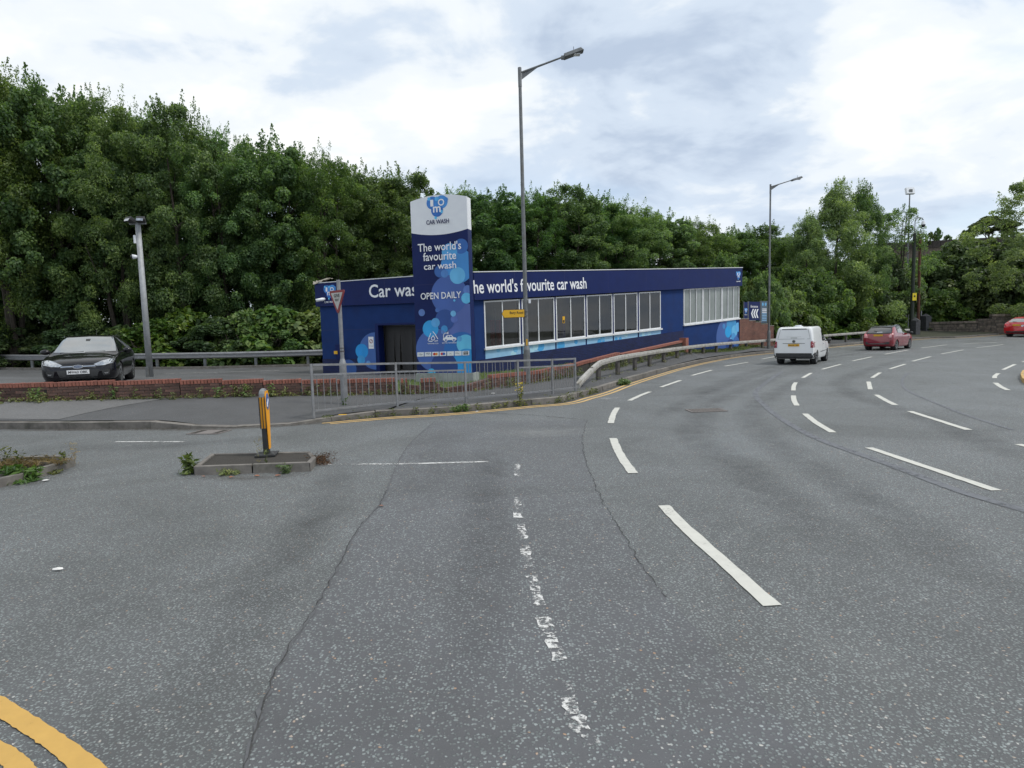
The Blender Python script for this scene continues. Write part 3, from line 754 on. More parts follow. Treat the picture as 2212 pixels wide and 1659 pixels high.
# long wall
b = MB(); slab(b, LP, 0, 14.13, -.9, base_top(0) - .002, -.22, .0, -.9, base_top(14.13) - .002)
b.build('plinth_wall', M_navy, BLD)
q = slab_uv(LP, .0, 14.12, -.9, base_top(0), .035, base_top(14.12)); q.build('brick_plinth', MATS['navy_brick'], BLD, fix=False)
b = MB(); slab(b, LP, .0, 14.12, base_top(0) + .0, base_top(0) + .012, -.01, .036, base_top(14.12), base_top(14.12) + .012); b.build('plinth_ledge', M_navy, BLD)
edges = [0] + [v for w in WIN for v in w] + [14.12]
for i in range(0, len(edges), 2):
    s0, s1 = edges[i], edges[i + 1]; slab(MB(), LP, s0, s1, base_top(s0), 2.93, -.22, -.0).build('wall_pier', M_blue if s1 - s0 > .3 else M_navy, BLD)
slab(MB(), LP, 0, 19.97, 2.93, 3.98, -.22, 0).build('wall_header', M_navy, BLD)
slab(MB(), LP, 14.12, 19.97, -1.3, .9, -.22, .02).build('wall_panel', M_blue, BLD)
# end wall with the tunnel mouth
slab(MB(), EP, 4.5, EL, -.5, 2.93, -.22, 0).build('wall_panel', M_blue, BLD)
slab(MB(), EP, .22, 1.3, -.5, 2.93, -.22, 0).build('wall_panel', M_blue, BLD)
slab(MB(), EP, 1.3, 4.5, 2.1, 2.93, -.22, 0).build('door_lintel', M_blue, BLD)
slab_uv(EP, 4.62, EL, -.5, .62, .03).build('brick_plinth', MATS['navy_brick'], BLD, fix=False)
b = MB(); slab(b, EP, 4.36, 4.5, -.4, 2.1, -.4, .03); slab(b, EP, 1.3, 4.36, 2.02, 2.1, -.4, .03); b.build('door_frame', M_navy, BLD)
# fascia and white capping
slab(MB(), LP, -.06, 20.1, 2.9, 3.97, .004, .13).build('fascia', M_navy, BLD)
slab(MB(), EP, -.02, EL + .12, 2.88, 3.97, .004, .12, 2.88, 3.86).build('fascia', M_navy, BLD)
b = MB(); slab(b, LP, -.08, 20.13, 3.972, 4.005, -.3, .15); b.build('capping', M_wframe, BLD)
b = MB(); slab(b, EP, .0, EL + .13, 3.974, 4.008, -.3, .14, 3.864, 3.896); b.build('capping', M_wframe, BLD)
# back, roof, floor
b = MB(); slab(b, LP, -3.6, 19.97, -1.2, 3.9, -6.4, -6.2); b.build('rear_wall', M_int, BLD)
slab(MB(), LP, 19.75, 19.97, -1.3, 3.9, -6.19, -.23).build('gable_wall', M_blue, BLD)
MB().poly([LP(-.1, 3.9, -.1), LP(19.9, 3.9, -.1), LP(19.9, 3.9, -6.19), LP(-3.6, 3.8, -6.19)]).build('roof', M_galvd, BLD)
MB().poly([LP(.1, .2, -.2), LP(19.9, .2, -.2), LP(19.9, .2, -6.19), LP(-3.6, .2, -6.19)]).build('floor', M_conc, BLD)
for s in (1.5, 3.9, 6.3, 8.7, 11.1, 13.5):      # rear wall windows letting daylight in are boarded, frames of the wash gantry
    slab(MB(), LP, s, s + .08, .05, 2.8, -3.2, -3.1).build('gantry_leg', M_galvd, BLD)
M_frost = mat('frosted_pane', (.24, .265, .25), (.16, .18, .165), .9, .15, spec=.6)
for s in (2.0, 4.9, 7.8, 10.7, 13.6, 16.5, 19.3): slab(MB(), LP, s, s + .012, 2.91, 3.965, .131, .1325).build('panel_joint', M_txtn, BLD)
for s in (1.7, 3.9, 5.9): slab(MB(), EP, s, s + .012, 2.89, 3.85, .121, .1225).build('panel_joint', M_txtn, BLD)
slab(MB(), EP, 4.52, EL, 1.86, 1.872, .001, .0025).build('panel_joint', M_txtn, BLD)
def window(s0, s1, hb0, hb1, ht, n, proud):
    f = .055; b = MB(); bot = lambda s: hb0 + (hb1 - hb0) * (s - s0) / (s1 - s0)
    slab(b, LP, s0, s1, ht - f, ht, -.06, proud); slab(b, LP, s0, s1, hb0, hb0 + f, -.06, proud, hb1, hb1 + f)
    ww = (s1 - s0 - f) / n
    for k in range(n + 1):
        x = s0 + k * ww; slab(b, LP, x, x + (f if k in (0, n) else f * .8), bot(x) + f, ht - f, -.06, proud - .004)
    w = b.build('window', M_wframe, BLD)
    for k in range(n):
        x0, x1 = s0 + k * ww + f * .5, s0 + (k + 1) * ww + f * .5
        b = MB(); b.quad(LP(x0, bot(x0), -.02), LP(x1, bot(x1), -.02), LP(x1, ht, -.02), LP(x0, ht, -.02)); b.build('pane', M_glass if n == 2 else M_frost, w, fix=False)
    b = MB(); slab(b, LP, s0 - .05, s1 + .05, hb0 - .075, hb0 - .003, -.1, .09, hb1 - .075, hb1 - .003); b.build('sill', M_wframe, w)
for k, (s0, s1) in enumerate(WIN):
    hb = lambda s: .985 - .005 * s
    window(s0, s1, hb(s0), hb(s1), WT, 2, .015)
    p = slab(MB(), LP, s0, s1, base_top(s0) + .013, hb(s0) - .078, -.1, .008, base_top(s1) + .013, hb(s1) - .078).build('spandrel_panel', M_lblue, BLD)
    rb = random.Random(k + 40); MF = frame(LP(0, 0, .008), LU, (0, 0, 1))
    for j in range(3):
        r = rb.uniform(.08, .24); cx_ = rb.uniform(s0 + .2, s1 - .2)
        h0 = base_top(s1) + .02; h1 = hb(s0) - .085
        pts = disc_pts(cx_, rb.uniform(h0, h1), r, 32, (s0, s1, h0 - .01, h1))
        print_poly(pts, MF, .002 + j * .0015, bubmat(random.Random(k * 9 + j).choice([(.16, .42, .70), (.42, .62, .80), (.06, .33, .66)]), .75), p, 'bubble_print')
for s0, s1 in ((14.14, 16.0), (16.04, 18.0), (18.04, 19.95)):
    window(s0, s1, .97, .97, 2.89, 3, .03)
# bubbles printed on the walls
MF = frame(LP(0, 0, .02), LU, (0, 0, 1))
for i, (s, h, r, c) in enumerate([(15.9, .30, 1.05, (.055, .11, .33)), (16.35, .95, .5, (.05, .27, .55)), (16.0, .62, .3, (.02, .32, .68)), (16.62, .62, .3, (.13, .42, .68)), (16.3, .15, .16, (.16, .42, .72)), (16.5, .3, .22, (.07, .28, .58)), (16.95, .8, .25, (.12, .38, .72)), (16.2, -.25, .45, (.02, .05, .2)), (15.6, .95, .14, (.06, .22, .5)), (16.75, .0, .3, (.05, .13, .38))]):
    print_poly(disc_pts(s * 1.171, .94 + (h - 1.27) * 1.1, r * 1.13, 40, (14.2, 19.95, -1.2, .88)), MF, .003 + i * .0015, bubmat(c, .85), BLD, 'bubble_print')
ME = frame(EP(0, 0, .031), -EU, (0, 0, 1))
for i, (s, h, r, c) in enumerate([(4.55, .95, .78, (.05, .12, .36)), (5.2, .95, .31, (.015, .27, .66)), (5.25, .58, .19, (.05, .3, .62)), (5.9, .2, .4, (.03, .09, .3)), (4.9, .45, .1, (.12, .3, .62))]):
    print_poly(disc_pts(-s, h, r, 40, (-7.1, -4.53, -.3, 2.7)), ME, .003 + i * .0015, bubmat(c, .85), BLD, 'bubble_print')
st = print_poly([(-4.85, 1.05), (-4.6, 1.05), (-4.6, 1.55), (-4.85, 1.55)], ME, .012, M_sign_w, BLD, 'notice')
print_poly(disc_pts(-4.725, 1.36, .085, 24), ME, .014, M_red, st, 'notice_ring'); print_poly(disc_pts(-4.725, 1.36, .06, 24), ME, .0155, M_sign_w, st, 'notice_face')
print_poly([(-4.77, 1.31), (-4.755, 1.30), (-4.68, 1.41), (-4.695, 1.42)], ME, .017, M_red, st, 'notice_bar')
text('No smoking', frame(ME @ Vector((-4.725, 1.16, 0)), -EU, (0, 0, 1)), .2, .035, M_black, st, off=.014)
# lettering and heart shaped bubble logo
def logo(M, w, parent, lett, caption_mat, cap=True, wrld=True):
    k = w / 2.0
    bl = [(-.42, .30, .55, (.03, .16, .48)), (.45, .32, .56, (.05, .24, .60)), (.0, -.35, .56, (.02, .12, .42)), (0, .1, .5, (.04, .20, .55)), (.86, .48, .2, (.04, .2, .55)), (-.72, .66, .15, (.10, .4, .75)), (-.15, -.98, .12, (.10, .45, .8)), (.42, -.5, .14, (.1, .42, .78)), (.02, .6, .2, (.08, .36, .7))]
    for i, (x, y, r, c) in enumerate(bl): print_poly(disc_pts(x * k, y * k, r * k, 28), M, .004 + i * .0012, bubmat(c, .95), parent, 'logo_bubble', wrld)
    def sub(x, y): return Matrix.Translation((M.to_3x3() @ Vector((x * k, y * k, 0)))) @ M
    text('I', sub(-.45, .28), .14 * w, .28 * w, lett, parent, 'logo_letter', .03, .02, wrld)
    text('O', sub(.42, .28), .30 * w, .29 * w, lett, parent, 'logo_letter', .02, .02, wrld)
    text('m', sub(0, -.28), .36 * w, .25 * w, lett, parent, 'logo_letter', .02, .021, wrld)
    if cap: text('CAR WASH', sub(0, -1.42), .95 * w, .13 * w, caption_mat, parent, 'logo_caption', .02, .006, wrld)
text("The world's favourite car wash", frame(LP(2.93, 3.42, .13), LU, (0, 0, 1)), 6.75, .54, M_txt, BLD, bold=.012)
logo(frame(LP(19.62, 3.54, .13), LU, (0, 0, 1)), .52, BLD, M_txt, M_txt)
text('Car wash', frame(EP(3.37, 3.43, .12), -EU, (0, 0, 1)), 2.55, .54, M_txt, BLD, bold=.012)
logo(frame(EP(6.58, 3.5, .12), -EU, (0, 0, 1)), .62, BLD, M_txt, M_txt)
# ragged roof membrane on the corner
rb = random.Random(5); b = MB(); nu, nv = 12, 6
for i in range(nu):
    for j in range(nv):
        s = EL + .16 - i * .075; o_ = .17 - j * .06; h = 3.93 + .012 * i + rb.uniform(-.035, .035) - (.13 if j == 0 else 0) * (1 - i / nu) + rb.uniform(0, .02); b.v.append(EP(s, h, o_ + rb.uniform(-.015, .02)))
for i in range(nu - 1):
    for j in range(nv - 1):
        a = i * nv + j; b.f.append((a, a + 1, a + 1 + nv, a + nv))
b.build('roof_membrane', mat('torn_felt', (.36, .33, .27), (.24, .22, .18), 6, .9, bmp=.5), BLD, smooth=True)
# security camera, door call box
cc = thing('security_camera', 'white bullet security camera on the left end of the blue fascia', 'camera', EP(6.9, 3.12, .12))
b = MB().tube([EP(6.9, 3.2, .12), EP(6.9, 3.19, .2)], .03); b.build('bracket', M_sign_w, cc)
MB().tube([EP(6.82, 3.19, .16), EP(6.86, 3.17, .26), EP(7.06, 3.12, .45)], [.05, .075, .065], 14).build('housing', M_sign_w, cc, smooth=True)
MB().tube([EP(7.06, 3.12, .45), EP(7.065, 3.119, .455)], [.05, .045], 14).build('lens', M_black, cc)
cb = thing('wash_control_box', 'small yellow and dark control box beside the tunnel mouth', 'control box', EP(6.25, .75, .03))
slab(MB(), EP, 6.12, 6.42, .6, 1.25, .032, .16).build('housing', M_navy, cb); slab(MB(), EP, 6.32, 6.46, .84, .97, .162, .22).build('yellow_button_box', M_signy, cb)
# rubber strip curtain
cu = thing('strip_curtain', 'black rubber strip curtain hanging in the tunnel mouth', 'curtain', EP(3, 2.0, -.5))
slab(MB(), EP, 1.3, 4.4, 1.98, 2.06, -.62, -.56).build('curtain_rail', M_galvd, cu)
rb = random.Random(2)
for k in range(21):
    s = 1.32 + k * .147; b = MB(); z0 = rb.uniform(-.05, .1); w = .15
    P0 = [EP(s, 2.0, -.6), EP(s + w, 2.0, -.59)]; sw = rb.uniform(-.06, .06)
    b.hexa([EP(s + sw, z0, -.6 + sw), EP(s + w + sw, z0, -.57 + sw), EP(s + w + sw, z0, -.566 + sw), EP(s + sw, z0, -.596 + sw), EP(s, 2.0, -.6), EP(s + w, 2.0, -.57), EP(s + w, 2.0, -.566), EP(s, 2.0, -.596)])
    b.build('strip', M_rubber, cu)
# brushes behind the glass
M_br = {'red': mat('brush_red', (.40, .03, .025), (.30, .02, .02), 20, .8), 'blue': mat('brush_blue', (.05, .035, .36), (.04, .03, .28), 20, .8)}
for s, colr, dp, lab in ((1.75, 'red', -.9, 'red wash brush standing behind the window nearest the totem'), (3.45, 'blue', -1.1, 'violet blue wash brush behind the second window'), (5.8, 'blue', -1.1, 'violet blue wash brush behind the third window')):
    br = thing('wash_brush', lab, 'brush', LP(s, .05, dp), group='brushes inside the wash tunnel')
    MB().tube([LP(s, .05, dp), LP(s, 2.6, dp)], .05, 8).build('shaft', M_galvd, br)
    b = MB()
    for k in range(14):
        a = 2 * math.pi * k / 14; rr = .22
        p0 = LP(s, .35, dp); d = Vector((math.cos(a), math.sin(a), 0)) * rr; e = Vector((-math.sin(a), math.cos(a), 0)) * .06
        b.quad(p0 + d * .15, p0 + d + e, p0 + d + e + Vector((0, 0, 1.7)), p0 + d * .15 + Vector((0, 0, 1.7)))
    b.build('bristles', M_br[colr], br, fix=False)
nz = thing('window_notice', 'small yellow warning notice stuck in the third window', 'notice', LP(4.95, 2, -.015))
MB().quad(LP(4.87, 1.68, -.012), LP(5.01, 1.68, -.012), LP(5.01, 1.98, -.012), LP(4.87, 1.98, -.012)).build('sheet', M_signy, nz, fix=False)
MB().quad(LP(4.89, 1.7, -.010), LP(4.99, 1.7, -.010), LP(4.99, 1.82, -.010), LP(4.89, 1.82, -.010)).build('text_block', M_black, nz, fix=False)

# ================================================================== TOTEM SIGN
ta = math.radians(17); TC = Vector((-2.2, 19.8, .1)); TU = Vector((math.cos(ta), -math.sin(ta), 0)); TN = Vector((-math.sin(ta), -math.cos(ta), 0))
TOT = thing('totem_sign', 'tall navy and white totem sign printed with blue bubbles', 'sign', TC)
TM = frame(TC + TN * .17 + Vector((0, 0, .33)), TU, (0, 0, 1))     # face frame, v = 0 at the plinth top
HW, VT = 1.0, 5.68
def prismT(pts, o0, o1, nm, m_, par=None):
    return MB().prism([TM @ Vector((x, y, o1)) for x, y in pts], -TN * (o1 - o0)).build(nm, m_, par or TOT)
arc = lambda n, v0, sag: [(HW - 2 * HW * k / n, v0 + sag * (1 - (1 - 2 * k / n) ** 2)) for k in range(n + 1)]
prismT([(-HW, 0), (HW, 0)] + arc(16, 4.66, -.12), -.34, 0, 'body', M_navy)
prismT([(-HW, 4.662)] + [(x, y + .002) for x, y in arc(16, 4.66, -.12)[::-1]][1:] + arc(16, VT, .14), -.34, 0, 'header', M_sign_w)
for v in (1.47, 2.95): slab_pts = [(-HW, v - .004), (HW, v - .004), (HW, v + .004), (-HW, v + .004)]; print_poly(slab_pts, TM, .0015, M_txtn, TOT, 'panel_joint')
b = MB().prism([TM @ Vector((x, -.005, z)) for x, z in ((-1.0, .12), (1.06, .12), (1.06, -.46), (-1.0, -.46))], (0, 0, -.6)); b.build('plinth', M_grey, TOT)
def t2(x, y):
    xl = 78 + (y - 160) * .0577; xr = 545 + (y - 120) * .0385; u = 2 * (x - xl) / (xr - xl) - 1
    return u, (1578 - y) / 1418 * 5.68 * (1 + .012 * (u + 1) / 2)
bub = [(550, 1190, 160, (.09, .13, .38)), (475, 712, 132, (.05, .24, .58)), (505, 560, 55, (.025, .12, .40)), (412, 595, 62, (.08, .33, .66)), (335, 745, 45, (.03, .11, .36)), (412, 940, 146, (.055, .11, .36)), (478, 790, 62, (.13, .42, .74)), (373, 766, 30, (.07, .2, .5)),
       (560, 910, 35, (.10, .18, .48)), (550, 975, 40, (.12, .45, .80)), (190, 1072, 27, (.10, .18, .45)), (318, 1058, 17, (.06, .14, .42)), (455, 987, 9, (.12, .4, .75)), (380, 1140, 78, (.022, .07, .27)), (456, 1138, 28, (.10, .15, .45)), (447, 1093, 22, (.16, .42, .74)),
       (310, 1390, 166, (.06, .12, .38)), (265, 1210, 65, (.03, .32, .72)), (305, 1160, 35, (.10, .34, .66)), (378, 1215, 27, (.05, .26, .58)), (365, 1240, 14, (.09, .2, .5)), (520, 1405, 148, (.02, .13, .42)), (548, 1345, 72, (.13, .48, .80)), (500, 1300, 20, (.10, .33, .64)), (560, 1500, 110, (.03, .28, .64)), (380, 1530, 112, (.018, .05, .2)), (280, 1575, 32, (.05, .42, .78))]
PX = 2.0 / 455
for i, (x, y, r, c) in enumerate(bub):
    u, v = t2(x, y); print_poly(disc_pts(u, v, r * PX, 48, (-HW + .002, HW - .002, .003, 4.5)), TM, .003 + i * .0009, bubmat(c, .86), TOT, 'bubble_print')
def tt(body, x, y, w, h, mm=M_txt, bold=.01, nm='lettering'):
    u, v = t2(x, y); return text(body, Matrix.Translation(TM.to_3x3() @ Vector((u, v, 0))) @ TM, w * PX, h * PX, mm, TOT, nm, bold, .034)
tt("The world's", 330, 545, 350, 62); tt('favourite', 333, 622, 268, 62); tt('car wash', 337, 700, 262, 50)
tt('OPEN DAILY', 346, 941, 330, 50)
u, v = t2(305, 222); logo(Matrix.Translation(TM.to_3x3() @ Vector((u, v, 0))) @ TM, 172 * PX, TOT, M_txt, M_txtn, cap=False)
tt('CAR WASH', 314, 347, 184, 32, M_txtn, .02)
tt('WATER RECYCLED', 288, 1332, 90, 9); tt('ELECTRIC CAR-FRIENDLY', 422, 1330, 122, 9)
def tpoly(pts, mm, nm, off=.034, par=None): return print_poly([t2(x, y) for x, y in pts], TM, off, mm, par or TOT, nm)
for a_, b_ in (((270, 1245), (252, 1290)), ((252, 1312), (284, 1314)), ((300, 1312), (328, 1310)), ((328, 1296), (305, 1258)), ((285, 1232), (310, 1262)), ((247, 1306), (258, 1286))):
    dx, dy = b_[0] - a_[0], b_[1] - a_[1]; l = math.hypot(dx, dy); nx, ny = -dy / l * 3, dx / l * 3
    tpoly([(a_[0] - nx, a_[1] - ny), (b_[0] - nx, b_[1] - ny), (b_[0] + nx, b_[1] + ny), (a_[0] + nx, a_[1] + ny)], M_txt, 'recycling_icon')
tpoly([(288, 1262)] + [(288 + 17 * math.cos(a), 1290 + 17 * math.sin(a)) for a in np.linspace(-.3, math.pi + .3, 14)], M_txt, 'drop_icon')
tpoly([(288, 1272)] + [(288 + 11 * math.cos(a), 1290 + 11 * math.sin(a)) for a in np.linspace(-.3, math.pi + .3, 14)], bubmat((.06, .12, .38), .86), 'drop_icon', .0355)
tpoly([(368, 1308), (370, 1288), (384, 1285), (398, 1268), (436, 1266), (452, 1284), (474, 1290), (477, 1306)], M_txt, 'car_icon')
tpoly([(402, 1283), (408, 1273), (418, 1272), (418, 1283)], bubmat((.06, .12, .38), .86), 'car_icon', .0355); tpoly([(423, 1283), (423, 1272), (433, 1271), (443, 1283)], bubmat((.06, .12, .38), .86), 'car_icon', .0355)
for x in (392, 456):
    for r, mm, of in ((13, M_txt, .036), (8, bubmat((.06, .12, .38), .86), .0375)): tpoly([(x + r * math.cos(a), 1307 + r * math.sin(a)) for a in np.linspace(0, 6.283, 16)[:-1]], mm, 'car_icon', of)
for a_, b_ in (((373, 1286), (373, 1262)), ((373, 1262), (382, 1250)), ((382, 1250), (402, 1249)), ((403, 1243), (414, 1243)), ((403, 1256), (414, 1256)), ((405, 1240), (405, 1259))):
    dx, dy = b_[0] - a_[0], b_[1] - a_[1]; l = math.hypot(dx, dy); nx, ny = -dy / l * 2.5, dx / l * 2.5
    tpoly([(a_[0] - nx, a_[1] - ny), (b_[0] - nx, b_[1] - ny), (b_[0] + nx, b_[1] + ny), (a_[0] + nx, a_[1] + ny)], M_txt, 'charging_icon')
for k, card in enumerate(['VISA', 'VISA', 'mc', 'ma', ')))', 'Pay', 'AMEX']):
    x = 188 + k * 60.5; y = 1421 - k * .6
    c_ = tpoly([(x - 27, y - 18), (x + 27, y - 19), (x + 27, y + 17), (x - 27, y + 18)], M_sign_w, 'payment_card', .034)
    if card in ('VISA', 'Pay', ')))'):
        o = tt(card, x, y - (5 if k == 1 else 0), 40 if card != ')))' else 18, 14, M_txtn, .02, 'card_print'); o.location.z = 0
    elif card in ('mc', 'ma'):
        for dx, cc_ in ((-8, (.62, .02, .03)), (8, (.75, .28, .03) if card == 'mc' else (.03, .12, .5))):
            tpoly([(x + dx + 11 * math.cos(a), y + 11 * math.sin(a)) for a in np.linspace(0, 6.283, 16)[:-1]], mat('card_%s_%d' % (card, dx), cc_, None, 5, .5), 'card_print', .036 + (dx > 0) * .001)
    else:
        tpoly([(x - 18, y - 13), (x + 18, y - 14), (x + 18, y + 12), (x - 18, y + 13)], M_black, 'card_print', .036)
        tt('AMERICAN', x, y - 6, 30, 6, M_txt, .02, 'card_print').location = tuple(TN * .004); tt('EXPRESS', x, y + 6, 28, 6, M_txt, .02, 'card_print').location = tuple(TN * .004)

# ================================================================== BRICK WALLS
brick_me = None
def box_mesh(nm, size, material):
    b = MB().box((0, 0, 0), size); me = bpy.data.meshes.new(nm); me.from_pydata(b.v, [], b.f); me.materials.append(material); me.update(); return me
ME_BRICK = box_mesh('brick', (.214, .1, .065), M_brick); ME_COPE = box_mesh('coping_brick', (.064, .225, .102), M_cope)
def put(me, nm, p, dirv, parent, rb, j=.004, slope=0.0):
    o = bpy.data.objects.new(nm, me); link(o); rz = math.atan2(dirv.y, dirv.x)
    o.rotation_euler = (rb.uniform(-.02, .02), -math.atan(slope) + rb.uniform(-.012, .012), rz + rb.uniform(-.012, .012)); o.location = Vector(p) + Vector((rb.uniform(-j, j), rb.uniform(-j, j), rb.uniform(-j, j) * .6))
    adopt(o, parent); return o
def on_poly(px, py, line):
    best = None
    for i in range(len(line) - 1):
        A, B = Vector(line[i][:2]), Vector(line[i + 1][:2]); p = on_line(px, py, A, B); d = B - A; t = (Vector(p[:2]) - A).dot(d) / d.length_squared
        e = max(0, -t, t - 1)
        if best is None or e < best[0]: best = (e, p, i)
    return Vector(best[1]), best[2]
WA = thing('brick_wall', 'low stepped brick wall with red coping beside the side road pavement', 'wall', (-6, 15.3, .2))
rb = random.Random(11)
segs = [(-90, 102, 835, 823.5), (99, 242, 829, 820), (244, 387, 825.5, 817), (388, 478, 823, 817.5), (479, 567, 823, 817.5), (568, 650, 823.8, 817.5), (651, 725, 822.8, 817.5), (727, 796, 822, 816.5), (797, 858, 821, 814.8), (864, 881, 819.5, 817.5)]
def brick_run(par, a, c, za, zc, zbot, rb, cope=True, bricks=True, mort=True, hts=None):
    d = (c - a); Ln = d.length; u = d / Ln; n = Vector((u.y, -u.x)); sl_ = (zc - za) / Ln
    zt = lambda s: za + (zc - za) * s / Ln
    ch = .104 if cope else 0
    if mort:
        P = []
        for top in (0, 1):
            for s, w in ((.01, -.012), (Ln - .01, -.012), (Ln - .01, -.2), (.01, -.2)):
                q = a + u * s + n * w; P.append((q.x, q.y, zt(s) - ch - .012 if top else zbot - .25))
        MB().hexa(P).build('wall_core', M_mortar, par)
    if cope:
        k = max(1, int(Ln / .0745))
        for i in range(k):
            s = (i + .5) * Ln / k; q = a + u * s - n * .1; put(ME_COPE, 'coping_brick', (q.x, q.y, zt(s) - .051), u, par, rb, .004, sl_)
    if bricks:
        zb = min(terr(*(a - n * 0)), terr(*c)) - .03; j = 0
        while True:
            off = .1125 * (j % 2); cnt = 0; s = -off
            while s < Ln:
                s0, s1 = max(0, s), min(Ln, s + .225)
                if s1 - s0 > .06:
                    sm = (s0 + s1) / 2; z = zt(sm) - ch - .0375 - j * .075
                    ok = z > zb - .02 if hts is None else z > zb - .02 and j >= 0
                    if ok:
                        q = a + u * sm - n * .05; o = put(ME_BRICK, 'brick', (q.x, q.y, z), u, par, rb, .004, sl_); o.scale.x = (s1 - s0 - .011) / .214; cnt += 1
                s += .225
            j += 1
            if not cnt or j > 9: break
for i, (xl, xr, yl, yr) in enumerate(segs):
    pa_, _ = on_poly(xl, yl, WALL_A); pc_, _ = on_poly(xr, yr, WALL_A); z = (pa_.z + pc_.z) / 2
    brick_run(WA, pa_.to_2d(), pc_.to_2d(), z, z, min(terr(*pa_.to_2d()), terr(*pc_.to_2d())), rb, True, i > 0)
    if i == 0:
        u = (pc_ - pa_).to_2d().normalized(); n = Vector((u.y, -u.x)); a = pc_.to_2d() - u * 1.6
        brick_run(WA, a, pc_.to_2d(), z, z, .3, rb, False, False, False)
        for j in range(6):
            for k in range(8):
                q = pc_.to_2d() - u * (.1 + k * .225 + .1125 * (j % 2)) - n * .05; put(ME_BRICK, 'brick', (q.x, q.y, z - .104 - .0375 - j * .075), u, WA, rb)
# broken part and detached pillar stump
zb0 = terr(-1.6, 16.3)
def low(px0, px1, y0, y1, cope, par):
    pa_, _ = on_poly(px0, y0, WALL_A[-2:] + WALL_B[:2]); pc_, _ = on_poly(px1, y1, WALL_A[-2:] + WALL_B[:2])
    brick_run(par, pa_.to_2d(), pc_.to_2d(), pa_.z, pc_.z, zb0, rb, cope)
low(882, 908, 831, 833, False, WA); low(908, 941, 818.5, 816.5, True, WA); low(942, 951, 827, 830, False, WA); low(951, 962, 836, 838, False, WA)
WB = thing('brick_wall', 'brick wall with sloping red coping climbing beside the footpath below the windows', 'wall', (1.5, 19.7, .1))
WBL = WALL_A[-1:] + WALL_B
segb = [(964, 1012, 838, 830, 0), (1013, 1062, 830, 816, 0), (1063, 1097, 810.5, 806, 1), (1098, 1164, 806.6, 800.6, 1), (1165, 1243, 800.6, 784.5, 1), (1245, 1273, 785.7, 777.5, 1), (1274, 1339, 777.8, 761, 1), (1342, 1474, 764.2, 735.5, 1)]
for i, (xl, xr, yl, yr, cp) in enumerate(segb):
    pa_, _ = on_poly(xl, yl, WBL); pc_, _ = on_poly(xr, yr, WBL)
    brick_run(WB, pa_.to_2d(), pc_.to_2d(), pa_.z, pc_.z, min(terr(*pa_.to_2d()), terr(*pc_.to_2d())), rb, bool(cp) and i < 7, i < 5)
    if i >= 7:
        d = (pc_ - pa_); u = d.to_2d().normalized(); n = Vector((u.y, -u.x)); P = []
        for t0 in range(2):
            for q, w in ((pa_, .02), (pc_, .02), (pc_, -.22), (pa_, -.22)): P.append((q.x + n.x * w, q.y + n.y * w, q.z - .1 + .1 * t0))
        MB().hexa(P).build('coping_run', M_cope, WB)
        q = pc_; MB().box((q.x + u.x * .2, q.y + u.y * .2, q.z - .25), (.34, .34, .75), Matrix.Rotation(math.atan2(u.y, u.x), 3, 'Z')).build('end_pier', M_cope, WB)
# retaining wall right of the building with the entrance boards on it
RW = thing('brick_wall', 'dark red brick retaining wall stepping down right of the blue building', 'wall', (14, 34.5, .5))
def pl(px, py): return Vector(D(px, py, 36.3 + (px - 1600) * .036))
st_ = [(1598, 1618, 722 - 33, 1), (1618, 1632, 693, 1), (1632, 1644, 696, 1), (1644, 1662, 700, 1), (1662, 1672, 704, 1)]
for x0, x1, yt, _ in st_:
    a, c = pl(x0, yt), pl(x1, yt); b = MB(); z1_ = (a.z + c.z) / 2
    b.quad((a.x, a.y, .2), (c.x, c.y, .2), (c.x, c.y, z1_), (a.x, a.y, z1_)); Ln = (c - a).to_2d().length; s0 = (a - pl(1598, yt)).to_2d().length
    b.uv = [(s0, .2), (s0 + Ln, .2), (s0 + Ln, z1_), (s0, z1_)]; b.build('wall_face', MATS['red_brick'], RW, fix=False)
    P = [(a.x, a.y + .01, .2), (c.x, c.y + .01, .2), (c.x, c.y + .3, .2), (a.x, a.y + .3, .2), (a.x, a.y + .01, z1_ - .005), (c.x, c.y + .01, z1_ - .005), (c.x, c.y + .3, z1_ - .005), (a.x, a.y + .3, z1_ - .005)]
    MB().hexa(P).build('wall_body', M_mortar, RW)
    P = [(a.x, a.y - .02, z1_), (c.x, c.y - .02, z1_), (c.x, c.y + .32, z1_), (a.x, a.y + .32, z1_)]; MB().hexa(P + [(x, y, z + .03) for x, y, z in P]).build('coping', M_conc, RW)
def board(x0, x1, yt0, yt1, yb, m_, label, name='notice_board'):
    a, c = pl(x0, yt0), pl(x1, yt1); lo = pl((x0 + x1) / 2, yb).z; a.y += .12; c.y += .12
    t = thing(name, label, 'sign', ((a.x + c.x) / 2, a.y, lo)); zt = (a.z + c.z) / 2
    MB().hexa([(a.x, a.y, lo), (c.x, c.y, lo), (c.x, c.y + .05, lo), (a.x, a.y + .05, lo), (a.x, a.y, zt), (c.x, c.y, zt), (c.x, c.y + .05, zt), (a.x, a.y + .05, zt)]).build('panel', m_, t)
    MB().tube([(a.x, a.y + .02, lo - .3), (a.x, a.y + .02, zt + .04)], .03, 6).build('post', M_galvd, t); MB().tube([(c.x, c.y + .02, lo - .3), (c.x, c.y + .02, zt + .04)], .03, 6).build('post', M_galvd, t)
    r = (c - a); r.z = 0; return t, frame(((a.x + c.x) / 2, (a.y + c.y) / 2, (lo + zt) / 2), r, (0, 0, 1)), r.length, zt - lo
t, Mb, w_, h_ = board(1608.5, 1617, 653, 652, 689, M_navy, 'narrow navy board with heart logo left of the entrance board')
logo(Mb, w_ * .75, t, M_txt, M_txt)
t, Mb, w_, h_ = board(1618.5, 1643.5, 652, 651, 692, M_navy, 'navy entrance board with three white chevrons on the brick wall')
